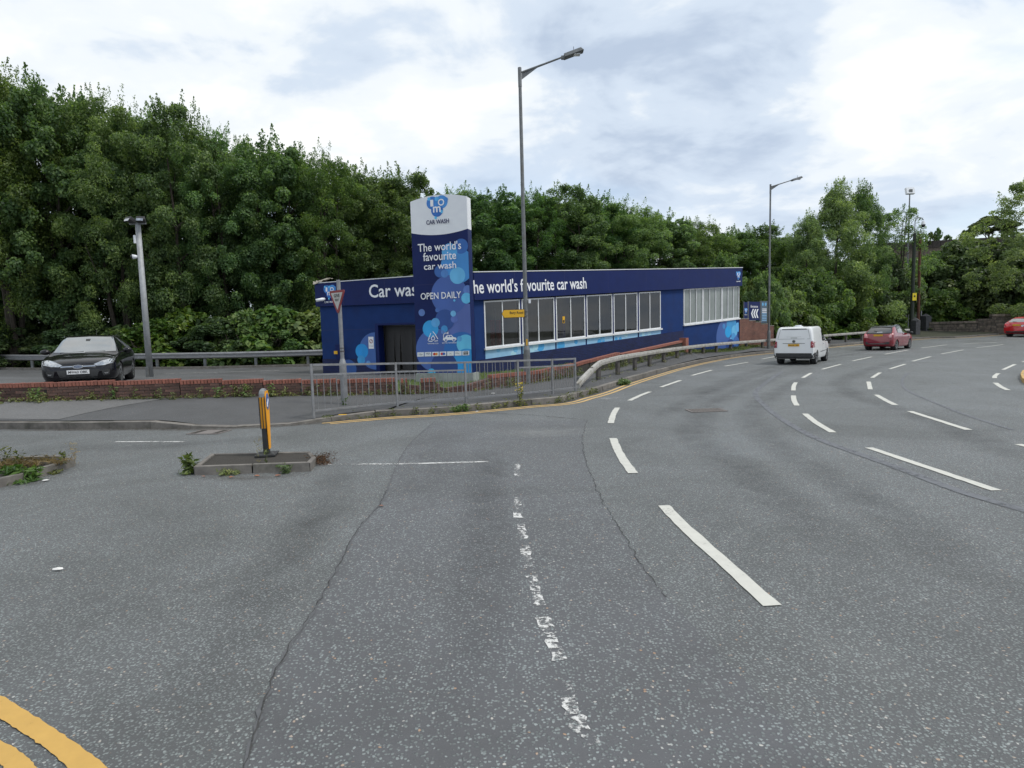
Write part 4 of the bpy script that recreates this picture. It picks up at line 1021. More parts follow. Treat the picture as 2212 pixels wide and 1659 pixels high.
text('Entrance', Matrix.Translation((0, 0, h_ * .25)) @ Mb, w_ * .62, h_ * .13, M_txt, t)
for k in range(3):
    x0 = -w_ * .28 + k * w_ * .2; wd = w_ * .11; ch = h_ * .24; yc = -h_ * .13
    print_poly([(x0, yc), (x0 + w_ * .14, yc + ch), (x0 + w_ * .14 + wd, yc + ch), (x0 + wd, yc), (x0 + w_ * .14 + wd, yc - ch), (x0 + w_ * .14, yc - ch)], Mb, .006, M_txt, t, 'chevron')
t, Mb, w_, h_ = board(1645.5, 1659, 651, 650, 697, mat('photo_board', (.05, .10, .17), (.09, .13, .17), 3, .5), 'grey blue price board beside the lamp column')
for k in range(8):
    print_poly([(-w_ * .3, h_ * (.12 - k * .075)), (w_ * .42, h_ * (.12 - k * .075)), (w_ * .42, h_ * (.155 - k * .075)), (-w_ * .3, h_ * (.155 - k * .075))], Mb, .005, M_txt if k < 3 else M_lblue, t, 'text_line')
for k in (-.2, .25): print_poly(disc_pts(w_ * k, h_ * .36, w_ * .14, 16), Mb, .005, bubmat((.16, .42, .70), .8), t, 'bubble_print')

# ================================================================== STREET FURNITURE
# pedestrian guardrail
GR = [(-4.105, 12.036), (-2.59, 13.14), (-1.08, 13.62), (.15, 14.28), (1.03, 14.91), (1.68, 15.54)]
GH = [1.07, 1.0, .955, .93, .90, .88]
gr = thing('pedestrian_guardrail', 'grey steel pedestrian guardrail with vertical bars along the kerb corner', 'railing', (GR[2][0], GR[2][1], .12))
gp = [Vector((x, y, .13)) for x, y in GR]
for i, p in enumerate(gp):
    nxt = gp[min(i + 1, 5)] - gp[max(i - 1, 0)]; Mz = Matrix.Rotation(math.atan2(nxt.y, nxt.x), 3, 'Z')
    MB().box(p + Vector((0, 0, GH[i] / 2 - .03)), (.046, .046, GH[i] + .06), Mz).build('post', M_galv, gr, bevel=.004)
    if i < 5:
        q = gp[i + 1]; d = (q - p); u = d.normalized(); a, c = p + u * .03, q - u * .03; n = Vector((-u.y, u.x, 0))
        def railbar(ha, hc, nm, w=.042):
            P = []
            for z in (-w / 2, w / 2):
                for e, h, s in ((a, ha, -.021), (c, hc, -.021), (c, hc, .021), (a, ha, .021)): P.append(e + n * s + Vector((0, 0, h + z)))
            MB().hexa(P).build(nm, M_galv, gr)
        h0, h1 = GH[i], GH[i + 1]
        railbar(h0 - .022, h1 - .022, 'top_rail'); railbar(.1, .1, 'bottom_rail', .035)
        full = i == 2
        if not full: railbar(h0 - .22 * (h0 / 1.05), h1 - .22 * (h1 / 1.05), 'middle_rail', .035)
        L_ = (c - a).length; nb = [13, 14, 13, 11, 9][i]
        for k in range(nb):
            t = (k + (.5 if not full else (.35 if k % 2 else .6))) / nb; e = a + (c - a) * t; hh = h0 + (h1 - h0) * t
            MB().tube([e + Vector((0, 0, .1)), e + Vector((0, 0, hh - (.03 if full else .22 * hh / 1.05)))], .0075, 6).build('bar', M_galv, gr)

# crash barrier along the footpath
AR = [(p.x, p.y) for p in resample([q for q in offset_line(smooth_line(KERB[1:], 8), .72) if q.x > 2.75 and q.y > 15 and q.x < 33.5], 2.05)]
ar = thing('crash_barrier', 'pale weathered box beam crash barrier curving along the main road footpath', 'barrier', (5.5, 23.7, .12))
def gz(x, y): return zroad(x, y) + .17
for x, y in AR:
    z = gz(x, y); MB().box((x, y, z + .2), (.11, .13, .62), Matrix.Rotation(.5, 3, 'Z')).build('post', M_post, ar)
RP = [(1.75, 16.25, .02), (2.1, 16.9, .28)] + [(x, y, .56) for x, y in AR] ; RP[2] = (RP[2][0], RP[2][1], .5)
bm_ = MB(); sec = []
rp = smooth_line(RP, 6); hs = np.interp(np.linspace(0, len(RP) - 1, len(rp)), range(len(RP)), [p[2] for p in RP])
for i, p in enumerate(rp):
    q = Vector(p); d = (Vector(rp[min(i + 1, len(rp) - 1)]) - Vector(rp[max(i - 1, 0)])).normalized(); n = Vector((d.y, -d.x)); z = gz(*p) + hs[i]
    for o_, zz in ((.03, -.075), (.13, -.075), (.145, .0), (.13, .075), (.03, .08), (.015, .0)): bm_.v.append((q.x + n.x * o_, q.y + n.y * o_, z + zz))
for i in range(len(rp) - 1):
    for k in range(6): bm_.f.append((i * 6 + k, i * 6 + (k + 1) % 6, i * 6 + 6 + (k + 1) % 6, i * 6 + 6 + k))
bm_.f.append((0, 1, 2, 3, 4, 5)); bm_.f.append(tuple(len(rp) * 6 - 6 + k for k in range(6)))
bm_.build('beam', M_rail, ar)
for i in range(8, len(rp) - 3, 6):       # splice bolts
    p = Vector(rp[i]); d = (Vector(rp[i + 1]) - p).normalized(); n = Vector((d.y, -d.x)); z = gz(*rp[i]) + hs[i]
    if p.y < 36:
        b = MB()
        for s in (-.07, .07):
            for w in (.05, .11): b.box((p.x + d.x * s + n.x * w, p.y + d.y * s + n.y * w, z + .1), (.03, .03, .022))
        b.build('splice_bolts', M_post, ar)
MB().tube([(1.9, 16.75, gz(1.9, 16.75) + .14), (2.06, 17.0, gz(2, 17) + .15)], .09, 10).build('end_anchor', M_galvd, ar)

# corrugated barrier behind the slip road
LB = [(-46, 37.2), (-34, 33.6), (-28, 32.3), (-22, 30.9), (-16.7, 30.15), (-13, 30.1), (-9.5, 30.5), (-6, 31.4), (-3, 32.6)]
lb = thing('crash_barrier', 'galvanised corrugated crash barrier in front of the left hand trees', 'barrier', (-16.7, 30.2, .3))
lp = smooth_line(LB, 8); b = MB()
prof = [(0, -.16), (.05, -.135), (.085, -.1), (.085, -.06), (.03, -.03), (.03, .03), (.085, .06), (.085, .1), (.05, .135), (0, .16)]
for i, p in enumerate(lp):
    q = Vector(p); d = (Vector(lp[min(i + 1, len(lp) - 1)]) - Vector(lp[max(i - 1, 0)])).normalized(); n = Vector((d.y, -d.x)); z = terr(*p) + .66
    for o_, zz in prof: b.v.append((q.x + n.x * o_, q.y + n.y * o_, z + zz))
for i in range(len(lp) - 1):
    for k in range(9): b.f.append((i * 10 + k, i * 10 + k + 1, i * 10 + 11 + k, i * 10 + 10 + k))
b.build('beam', M_galv, lb)
for p in resample(lp, 2.6):
    z = terr(p.x, p.y); MB().box((p.x, p.y + .06, z + .3), (.12, .09, .95)).build('post', M_galvd, lb)

# lamp columns
def lamp_column(base, top, reach, rise, label, r0_, r1_, base_h, headlen=.62):
    x, y, z = base; t = thing('street_lamp', label, 'street lamp', base, group='street lamps along the main road')
    MB().tube([(x, y, z - .2), (x, y, z + base_h), (x, y, z + base_h + .12)], [r0_, r0_, r1_ * 1.05], 12).build('base_section', M_galvd, t, smooth=False)
    MB().tube([(x, y, z + base_h + .1), (x, y, top - .55)], [r1_, r1_ * .72], 12).build('column', M_galvd, t)
    MB().tube([(x, y, top - .56), (x, y, top)], [r1_ * .82, r1_ * .82], 12).build('bracket_sleeve', M_galvd, t)
    a = Vector((x + .06, y, top - .14)); e = Vector((x + reach - headlen, y, top + rise - .05))
    MB().tube([a, e], [.036, .026], 8).build('bracket_arm', M_galvd, t)
    MB().prism([a + Vector((0, -.012, 0)), a + Vector((.55, -.012, .55 * (e.z - a.z) / (e.x - a.x))), a + Vector((0, -.012, -.2))], (0, .024, 0)).build('gusset', M_galvd, t)
    s = (e.z - a.z) / (e.x - a.x); d = Vector((1, 0, s)).normalized(); n = Vector((-d.z, 0, d.x))
    P = []
    for zz, l0, l1, w in ((-.06, .0, headlen, .13), (.05, .02, headlen - .06, .11)):
        for l, ww in ((l0, -w), (l1, -w), (l1, w), (l0, w)): P.append(e + d * l + n * zz + Vector((0, ww, 0)))
    h = MB().hexa(P).build('luminaire', M_galvd, t, bevel=.015)
    MB().box(e + d * headlen * .55 - n * .066, (headlen * .5, .18, .012)).build('led_panel', M_sign_w, h)
    MB().tube([e + d * headlen * .55 + n * .05, e + d * headlen * .55 + n * .05 + Vector((0, 0, .13))], .008, 6).build('aerial', M_plastic, h)
    MB().box(e + d * (-.02) - n * .02, (.12, .09, .09)).build('spigot', M_galvd, h)
    return t
lamp1 = lamp_column((.49, 18.5, terr(.49, 18.5)), 9.66, 1.95, .33, 'tall grey street lamp behind the guardrail carrying the yellow road sign', .105, .068, 1.05)
lamp2 = lamp_column((16.2, 37.0, terr(16.2, 37)), 10.31, 1.95, .27, 'street lamp right of the blue building by the entrance board', .10, .066, 1.05)
ds = thing('road_sign', 'yellow arrow shaped diversion sign reading Bury Road on the tall lamp', 'sign', (.1, 18.4, 2.3))
y0 = 18.40; zc = D(1108, 677.5, y0)[2]; X = lambda px: D(px, 677, y0)[0]
pts = [(X(1084.5), zc), (X(1088.5), zc + .115), (X(1132.5), zc + .118), (X(1132.5), zc - .112), (X(1089), zc - .118)]
MB().prism([(x, y0, z) for x, z in pts], (0, .012, 0)).build('plate', M_signy, ds)
Mds = frame((0, y0, 0), (1, 0, .0), (0, 0, 1))
MB().poly([(x, y0 + .015, z) for x, z in [(X(1084) - .005, zc), (X(1088) - .008, zc + .128), (X(1133), zc + .13), (X(1133), zc - .124), (X(1088) - .006, zc - .13)]]).build('border', M_black, ds)
text('Bury Road', frame((X(1115.8), y0, zc + .018), (1, 0, 0), (0, 0, 1)), .42, .10, M_black, ds, bold=.015)
MB().box((.45, 18.43, zc + .07), (.2, .03, .02)).build('clip', M_galvd, ds); MB().box((.45, 18.43, zc - .07), (.2, .03, .02)).build('clip', M_galvd, ds)
MB().box((.62, 18.46, zc + .37), (.07, .05, .12)).build('column_number_plate', M_sign_w, lamp1)
MB().box((.50, 18.432, zc - .9), (.05, .004, .2)).build('sticker', M_platey, lamp1)

# give way sign
gx, gy = -3.96, 13.8; g0 = terr(gx, gy)
gw = thing('give_way_sign', 'red and white triangular give way sign on a grey post behind the guardrail', 'sign', (gx, gy, g0))
MB().tube([(gx, gy, g0 - .1), (gx, gy, g0 + .95), (gx, gy, g0 + 1.06)], [.082, .082, .05], 14).build('base_section', M_galv, gw)
MB().tube([(gx, gy, g0 + 1.04), (gx, gy, 3.05)], .046, 14).build('post', M_galv, gw)
MB().tube([(gx, gy, g0 + 1.22), (gx, gy, g0 + 1.25)], .055, 14).build('band', M_post, gw); MB().tube([(gx, gy, g0 + 1.30), (gx, gy, g0 + 1.32)], .055, 14).build('band', M_post, gw)
gax = Vector((.77, -.64, 0)).normalized(); gM = frame((gx - .06 * .64, gy - .06 * .77, 2.62), gax, (0, 0, 1))
def rtri(r, cr, n=5):
    pts = []
    for k in range(3):
        a = math.radians(30 + 120 * k); c_ = Vector((math.cos(a), math.sin(a))) * (r - 2 * cr)
        for j in range(n): aa = a - math.pi / 3 + 2 * math.pi / 3 * j / (n - 1); pts.append((c_.x + cr * math.cos(aa), c_.y + cr * math.sin(aa)))
    return pts
MB().prism([gM @ Vector((x, y, 0)) for x, y in rtri(.375, .04)], -(gM.to_3x3() @ Vector((0, 0, .015)))).build('plate', M_red, gw)
print_poly(rtri(.268, .012), gM, .004, mat('dull_white', (.50, .49, .46), (.40, .39, .365), 9, .6), gw, 'white_panel')
for s, yy, ww, hh in (('GIVE', .065, .225, .075), ('WAY', -.035, .155, .06)): text(s, Matrix.Translation(gM.to_3x3() @ Vector((0, yy, 0))) @ gM, ww, hh, M_black, gw, bold=.03, off=.007)
MB().box((gx, gy, 2.72), (.11, .11, .03)).build('clip', M_galvd, gw)

# island bollard
bx, by, _ = G(577, 984, .095); bz = .095
bo = thing('traffic_bollard', 'yellow and black traffic bollard with grey domed top on the small island', 'bollard', (bx, by, bz), rz=math.radians(11))
def sec_loft(rows, nm, m_, par, n=20):
    b = MB()
    for z, wx, wy, sx in rows:
        for k in range(n):
            a = 2 * math.pi * (k + .5) / n; ca, sa = math.cos(a), math.sin(a)
            b.v.append((sx + wx * math.copysign(abs(ca) ** .45, ca), wy * math.copysign(abs(sa) ** .45, sa), z))
    for i in range(len(rows) - 1):
        for k in range(n): b.f.append((i * n + k, i * n + (k + 1) % n, i * n + n + (k + 1) % n, i * n + n + k))
    b.f.append(tuple(range(n))[::-1]); b.f.append(tuple((len(rows) - 1) * n + k for k in range(n)))
    return b.build(nm, m_, par, smooth=False, world=False)
sec_loft([(.04, .042, .06, 0), (.12, .040, .065, 0), (.40, .039, .085, 0)], 'lower_body', M_plastic, bo)
sec_loft([(.40, .039, .085, 0), (.62, .042, .10, 0), (.84, .043, .108, 0)], 'upper_body', M_bol_y, bo)
sec_loft([(.84, .045, .11, 0), (.89, .045, .105, 0), (.925, .038, .09, 0), (.95, .022, .06, 0), (.956, .01, .02, 0)], 'cap', M_bol_g, bo)
for s in (-.040, -.002, .036): MB().box((s, -.099, .62), (.011, .014, .44), Matrix.Rotation(.05, 3, 'X')).build('black_stripe', M_plastic, bo, world=False)
b = MB().prism([(.041, y_, z_) for y_, z_ in ((-.055, .10), (.055, .10), (.10, .55), (.112, .86), (.075, .92), (-.075, .92), (-.112, .86), (-.10, .55))], (.008, 0, 0)); b.build('sign_face', M_bol_y, bo, world=False)
b = MB().prism([(.0495, .088 * math.cos(a), .77 + .115 * math.sin(a)) for a in np.linspace(0, 6.283, 28)[:-1]], (.004, 0, 0)); b.build('blue_disc', M_bluesign, bo, world=False)
MB().prism([(.054, y_, .76 + z_) for y_, z_ in ((-.06, -.06), (.01, -.06), (-.012, -.038), (.05, .03), (.03, .05), (-.038, -.012), (-.06, .01))], (.002, 0, 0)).build('arrow', M_txt, bo, world=False)
MB().box((0, 0, .02), (.27, .3, .03)).build('base_plate', M_plastic, bo, world=False, bevel=.006)
for sx in (-.1, .1): MB().tube([(sx, -.11, .03), (sx, -.11, .055)], .016, 6).build('anchor_bolt', M_galvd, bo, world=False)

# floodlight mast in the forecourt
fx, fy = -13.97, 22.7; fz = terr(fx, fy)
fm = thing('floodlight_mast', 'thick grey mast with two floodlights behind the low brick wall', 'mast', (fx, fy, fz))
MB().tube([(fx, fy, fz - .1), (fx, fy, 6.15)], [.115, .09], 16).build('mast', M_mast, fm, smooth=True)
MB().box((fx, fy, 6.2), (.62, .06, .08)).build('crossbar', M_galvd, fm)
for s in (-1, 1):
    h = MB().box((fx + s * .2, fy - .1, 6.31), (.28, .24, .14), Matrix.Rotation(s * .35, 3, 'Z') @ Matrix.Rotation(-.5, 3, 'X')).build('floodlight', M_plastic, fm, bevel=.01)
    MB().box((fx + s * .24, fy - .27, 6.29), (.22, .01, .1), Matrix.Rotation(s * .35, 3, 'Z') @ Matrix.Rotation(-.5, 3, 'X')).build('lens', M_lamp, h)
zc_ = D(294, 554, 22.6)[2]
MB().tube([(fx - .08, fy - .02, zc_), (fx - .24, fy - .1, zc_ - .01)], [.05, .095], 12).build('camera_housing', M_sign_w, fm, smooth=True)
MB().tube([(fx - .24, fy - .1, zc_ - .01), (fx - .29, fy - .13, zc_ - .02)], [.085, .06], 12).build('camera_lens', M_plastic, fm)
MB().box((fx - .02, fy - .02, fz + .2), (.1, .3, .5)).build('cable_box', M_galvd, fm)
MB().box((fx - .1, fy - .08, 5.6), (.06, .1, .3)).build('junction_box', M_sign_w, fm)

# camera pole, rusty pole, far floodlight mast on the right
px_, py_ = 34.0, 50.0; pz_ = terr(px_, py_)
cp = thing('camera_pole', 'dark green pole with a dome camera on a hooked arm and yellow notice', 'camera pole', (px_, py_, pz_))
MB().tube([(px_, py_, pz_ - .3), (px_, py_, 9.0)], [.15, .12], 12).build('pole', M_cctv, cp)
hk = [(px_, py_, 9.0), (px_, py_, 10.0)] + [(px_ + .35 - .35 * math.cos(a), py_, 10.0 + .28 * math.sin(a)) for a in np.linspace(.3, 2.9, 8)]
MB().tube(hk, .035, 8).build('hooked_arm', M_galvd, cp)
MB().tube([(px_ + .7, py_, 9.98), (px_ + .7, py_, 9.7)], [.10, .17], 12).build('camera_hood', M_sign_w, cp)
MB().tube([(px_ + .7, py_, 9.7), (px_ + .7, py_, 9.55), (px_ + .7, py_, 9.47)], [.15, .13, .05], 12).build('camera_dome', M_black, cp)
yz = D(1975, 641, 49.8)[2]; MB().box((px_ + .05, py_ - .17, yz), (.34, .02, .62)).build('yellow_notice', mat('notice_yellow', (.80, .62, .02), None, 5, .5), cp); MB().box((px_ + .05, py_ - .182, yz + .05), (.14, .004, .14)).build('notice_print', M_black, cp)
rx_, ry_ = D(1987, 600, 51.0)[0], 51.0; rz_ = terr(rx_, ry_)
rp_ = thing('rusty_pole', 'rust brown pole overgrown beside the camera pole', 'pole', (rx_, ry_, rz_))
MB().tube([(rx_, ry_, rz_ - .3), (rx_ - .1, ry_, 9.1)], [.11, .10], 8).build('pole', M_rust, rp_); MB().box((rx_ - .1, ry_, 9.05), (.28, .2, .1)).build('pole_cap', M_rust, rp_)
tx_, ty_ = 37.5, 56.0
tm = thing('floodlight_mast', 'thin tall mast with one square floodlight above the right hand trees', 'mast', (tx_, ty_, terr(tx_, ty_)))
MB().tube([(tx_, ty_, terr(tx_, ty_) - .3), (tx_, ty_, 13.5)], [.09, .05], 8).build('mast', M_galvd, tm)
h = MB().box((tx_, ty_, 13.75), (.75, .25, .6), Matrix.Rotation(-.25, 3, 'X')).build('floodlight', M_sign_w, tm); MB().box((tx_, ty_ - .15, 13.73), (.3, .04, .3)).build('lamp_core', M_galvd, h)

# stone walls, stone posts, palisade at the far right
def D2(px, py, Y): return Vector(D(px, py, Y))
SW = thing('stone_wall', 'weathered stepped sandstone wall beside the far carriageway', 'wall', (40, 52, .4))
rb = random.Random(21)
def stone_run(pxa, pxb, ya, yb, ytop, Yd0, Yd1, par, capped=True):
    a, c = Vector(D(pxa, 700, Yd0)).to_2d(), Vector(D(pxb, 700, Yd1)).to_2d(); d = c - a; Ln = d.length; u = d / Ln; n = Vector((u.y, -u.x)); zt = D(pxa, ytop, Yd0)[2]; z0 = min(zroad(*a), zroad(*c)) - .1
    P = [];
    for z in (z0, zt - .2):
        for s, w in ((0, -.03), (Ln, -.03), (Ln, -.4), (0, -.4)): q = a + u * s + n * w; P.append((q.x, q.y, z))
    MB().hexa(P).build('wall_core', M_mortar, par)
    z = z0
    while z < zt - .25:
        h = rb.uniform(.19, .27); s = -rb.uniform(0, .3)
        if z + h > zt - .2: h = zt - .2 - z
        while s < Ln:
            l = rb.uniform(.35, .75); s0, s1 = max(0, s), min(Ln, s + l); s += l
            if s1 - s0 < .08: continue
            P = []; j = lambda: rb.uniform(-.02, .02)
            for zz in (z + .01, z + h - .012):
                for ss, w in ((s0 + .012, .0), (s1 - .012, .0), (s1 - .012, -.2), (s0 + .012, -.2)): q = a + u * ss + n * (w + (j() if w == 0 else 0)); P.append((q.x, q.y, zz + j() * .4))
            MB().hexa(P).build('stone', M_stone, par, bevel=.015)
        z += h
    s = 0
    while s < Ln:
        l = rb.uniform(.7, 1.1); s1 = min(Ln, s + l); P = []
        for zz, ww in ((zt - .19, .05), (zt + rb.uniform(-.015, .015), .0)):
            for ss, w in ((s + .01, ww), (s1 - .01, ww), (s1 - .01, -.42 - ww), (s + .01, -.42 - ww)): q = a + u * ss + n * w; P.append((q.x, q.y, zz))
        MB().hexa(P).build('coping_stone', M_stone, par, bevel=.03); s = s1
stone_run(2007, 2112, 0, 0, 696, 52, 51.5, SW); stone_run(2112, 2142, 0, 0, 689, 51.5, 51.2, SW); stone_run(2142, 2330, 0, 0, 679, 51.2, 50, SW)
def stone_post(px, yb, yt, Y, w, label):
    p = D2(px, yb, Y); t = thing('stone_post', label, 'stone post', p); zt = D(px, yt, Y)[2]; zb = terr(p.x, p.y) - .2
    MB().box((p.x, p.y, (zb + zt) / 2), (w, w, zt - zb), Matrix.Rotation(.3, 3, 'Z')).build('shaft', mat('dark_stone', (.07, .072, .078), (.045, .046, .05), 6, .9, bmp=.5), t, bevel=.02)
    MB().tube([(p.x, p.y, zt), (p.x, p.y, zt + .22)], [w * .72, .03], 4).build('pyramid_top', MATS['dark_stone'], t)
stone_post(1977, 716, 692, 49.3, .5, 'dark stone gatepost at the foot of the camera pole'); stone_post(1998, 724, 683, 52.3, .62, 'dark stone gatepost at the left end of the sandstone wall')
PF = thing('palisade_fence', 'short grey palisade fence between the two stone gateposts', 'fence', D2(1965, 695, 53.5))
for k in range(11):
    px = 1944 + k * 4.6; p = D2(px, 690, 53.3 - k * .05); zt = D(px, 683 - k * 1.35, p.y)[2]; zb = terr(p.x, p.y); w = .045
    b = MB().prism([(p.x - w, p.y, zb), (p.x + w, p.y, zb), (p.x + w, p.y, zt - .15), (p.x, p.y, zt), (p.x - w, p.y, zt - .15)], (0, .03, 0)); b.build('pale', M_galv, PF)
for f in (.3, .8):
    a, c = D2(1942, 690, 53.4), D2(1994, 690, 52.8); za = terr(a.x, a.y) + f; MB().hexa([(a.x, a.y + .04, za), (c.x, c.y + .04, za), (c.x, c.y + .08, za), (a.x, a.y + .08, za), (a.x, a.y + .04, za + .06), (c.x, c.y + .04, za + .06), (c.x, c.y + .08, za + .06), (a.x, a.y + .08, za + .06)]).build('fence_rail', M_galv, PF)
# railway viaduct behind the trees
VI = thing('viaduct', 'dark stone railway viaduct parapet rising behind the right hand trees', 'bridge', (70, 92, 4))
a, c = D2(1868, 528, 96), D2(2330, 503, 84)
MB().hexa([(a.x, a.y, 3), (c.x, c.y, 3), (c.x, c.y + 4, 3), (a.x, a.y + 4, 3), (a.x, a.y, a.z - 1.1), (c.x, c.y, c.z - 1.1), (c.x, c.y + 4, c.z - 1.1), (a.x, a.y + 4, a.z - 1.1)]).build('spandrel', M_stone, VI)
u = (c - a).normalized()
for k in range(26):
    p, q = a + (c - a) * (k / 26) + u * .02, a + (c - a) * ((k + 1) / 26) - u * .02; P = []
    for z in (-1.08, 0):
        for e, w in ((p, -.12), (q, -.12), (q, .4), (p, .4)): P.append((e.x, e.y + w, e.z + z + rb.uniform(-.02, .02)))
    MB().hexa(P).build('parapet_block', M_via, VI)

# ================================================================== VEHICLES
def lathe(prof, n, nm, m_, par, loc, side):
    b = MB()
    for r, y in prof:
        for k in range(n): a = 2 * math.pi * k / n; b.v.append((loc[0] + r * math.cos(a), loc[1] + y * side, loc[2] + r * math.sin(a)))
    for i in range(len(prof) - 1):
        for k in range(n): b.f.append((i * n + k, i * n + (k + 1) % n, i * n + n + (k + 1) % n, i * n + n + k))
    return b.build(nm, m_, par, smooth=True, world=False)
def cr(P, t):
    i = min(int(t), len(P) - 2); f = t - i; a, b, c, d = P[max(i - 1, 0)], P[i], P[i + 1], P[min(i + 2, len(P) - 1)]
    return .5 * (2 * b + (c - a) * f + (2 * a - 5 * b + 4 * c - d) * f * f + (3 * b - a - 3 * c + d) * f ** 3)
class Car:
    def __init__(s, name, label, cat, loc, rz, scale, st, wheels, wr, paint, rim, track):
        s.t = thing(name, label, cat, loc, rz, scale=scale); ring = []
        for xl, xt, w, zb, zbe, wrf, zr in st:
            ring.append(np.array([(xl, 0, zb), (xl, .80 * w, zb), (xl, .965 * w, zb + .10), (xl, w, zb * .4 + zbe * .6 - .02), (xl + (xt - xl) * .12, .962 * w, zbe), (xl + (xt - xl) * .85, wrf, zr - .065), (xt, .62 * wrf, zr - .013), (xt, 0, zr)], float))
        NU, NV = (len(st) - 1) * 5, 7 * 5; grid = []
        for i in range(NU + 1):
            R_ = cr(ring, i / 5); grid.append([cr(list(R_), j / 5) for j in range(NV + 1)])
        b = MB(); nv = 2 * NV
        for row in grid:
            for j in range(NV + 1): b.v.append(tuple(row[j]))
            for j in range(NV - 1, 0, -1): b.v.append((row[j][0], -row[j][1], row[j][2]))
        for i in range(NU):
            for k in range(nv): b.f.append((i * nv + k, i * nv + (k + 1) % nv, i * nv + nv + (k + 1) % nv, i * nv + nv + k))
        b.f.append(tuple(range(nv))); b.f.append(tuple(NU * nv + k for k in range(nv)))
        s.body = b.build('body', paint, s.t, world=False, fix=True)
        me = s.body.data; s.bvh = BVHTree.FromPolygons([v.co for v in me.vertices], [p.vertices for p in me.polygons])
        s.paint = paint
        cut_ = MB()
        for wx in wheels:
            for sd in (-1, 1):
                cut_.tube([(wx, sd * (track - .26), wr), (wx, sd * (track + .3), wr)], wr * 1.14, 28)
        co = cut_.build('cutter', M_plastic, s.t, world=False)
        md = s.body.modifiers.new('arches', 'BOOLEAN'); md.operation = 'DIFFERENCE'; md.object = co; md.solver = 'EXACT'
        bpy.context.view_layer.update(); nm = bpy.data.meshes.new_from_object(s.body.evaluated_get(bpy.context.evaluated_depsgraph_get()))
        s.body.modifiers.clear()
        if len(nm.polygons) > 100:
            s.body.data = nm
        bpy.data.objects.remove(co)
        s.body.data.polygons.foreach_set('use_smooth', [True] * len(s.body.data.polygons))
        try: s.body.data.set_sharp_from_angle(angle=math.radians(38))
        except Exception: pass
        for wx in wheels:
            for sd in (-1, 1):
                w = lathe([(wr * .62, .03), (wr * .66, .085), (wr * .93, .095), (wr * .99, .06), (wr, 0), (wr * .99, -.06), (wr * .93, -.1), (wr * .6, -.1)], 28, 'wheel', M_tyre, s.t, (wx, sd * (track - .10), wr), sd)
                lathe([(.0, .055), (wr * .1, .06), (wr * .16, .05), (wr * .5, .065), (wr * .6, .085), (wr * .67, .088), (wr * .64, .0)], 28, 'rim', rim, w, (wx, sd * (track - .10), wr), sd)
                b = MB()
                for k in range(5):
                    a = 2 * math.pi * k / 5 + .3; M_ = Matrix.Translation((wx, sd * (track - .10 + .071), wr)) @ Matrix.Rotation(a, 4, 'Y'); b.box(M_ @ Vector((wr * .40, 0, 0)), (wr * .1, .02, wr * .34), (Matrix.Rotation(a, 3, 'Y') @ Matrix.Rotation(0, 3, 'X')))
                b.build('rim_openings', M_plastic, w, world=False)
                lathe([(wr * 1.13, .02), (wr * 1.13, -.15), (.02, -.16)], 24, 'wheel_well', M_plastic, s.t, (wx, sd * (track - .10), wr), sd)
    def patch(s, pts, axis, name, m_, off=.006, parent=None, both=False, cuts=3):
        """a panel, pane or lamp laid on the bodywork, outline given in a flat view"""
        out_ = None
        for mir in ((1, -1) if both else (1,)):
            bm = bmesh.new(); bm.faces.new([bm.verts.new((p[0], p[1], 0)) for p in pts]); bmesh.ops.triangulate(bm, faces=bm.faces[:])
            for _ in range(cuts): bmesh.ops.subdivide_edges(bm, edges=[e for e in bm.edges if e.calc_length() > .07], cuts=1, use_grid_fill=False); bmesh.ops.triangulate(bm, faces=bm.faces[:])
            for v in bm.verts:
                p, q = v.co.x, v.co.y
                if axis == 'front': o_, d_ = Vector((6, p * mir, q)), Vector((-1, 0, 0))
                elif axis == 'rear': o_, d_ = Vector((-6, p * mir, q)), Vector((1, 0, 0))
                elif axis == 'side': o_, d_ = Vector((p, -6 * mir, q)), Vector((0, mir, 0))
                else: o_, d_ = Vector((p, q * mir, 6)), Vector((0, 0, -1))
                h = s.bvh.ray_cast(o_, d_)
                if h[0] is None: h = s.bvh.find_nearest(o_ + d_ * 5)
                n = h[1]
                if n.dot(d_) > 0: n = -n
                v.co = h[0] + n * off - d_ * off * .3
            bmesh.ops.recalc_face_normals(bm, faces=bm.faces)
            me = bpy.data.meshes.new(name); bm.to_mesh(me); bm.free(); me.materials.append(m_)
            me.polygons.foreach_set('use_smooth', [True] * len(me.polygons))
            out_ = link(bpy.data.objects.new(name, me)); adopt(out_, parent or s.t, False)
        return out_
    def surf(s, axis, p, q, off=.01):
        o_, d_ = {'front': (Vector((6, p, q)), Vector((-1, 0, 0))), 'rear': (Vector((-6, p, q)), Vector((1, 0, 0)))}[axis]
        return s.bvh.ray_cast(o_, d_)[0] - d_ * off
    def mirrors(s, x, y, z, m_):
        for sd in (-1, 1):
            b = MB().tube([(x + .07, sd * (y + .12), z), (x + .03, sd * (y + .12), z), (x - .06, sd * (y + .12), z)], [.05, .1, .09], 12)
            b.v = [(v[0], sd * (y + .12) + (v[1] - sd * (y + .12)) * 1.25, z + (v[2] - z) * .8) for v in b.v]
            o_ = b.build('door_mirror', m_, s.t, smooth=True, world=False); MB().box((x, sd * (y - .02), z - .04), (.06, .2, .04)).build('mirror_arm', M_plastic, o_, world=False)
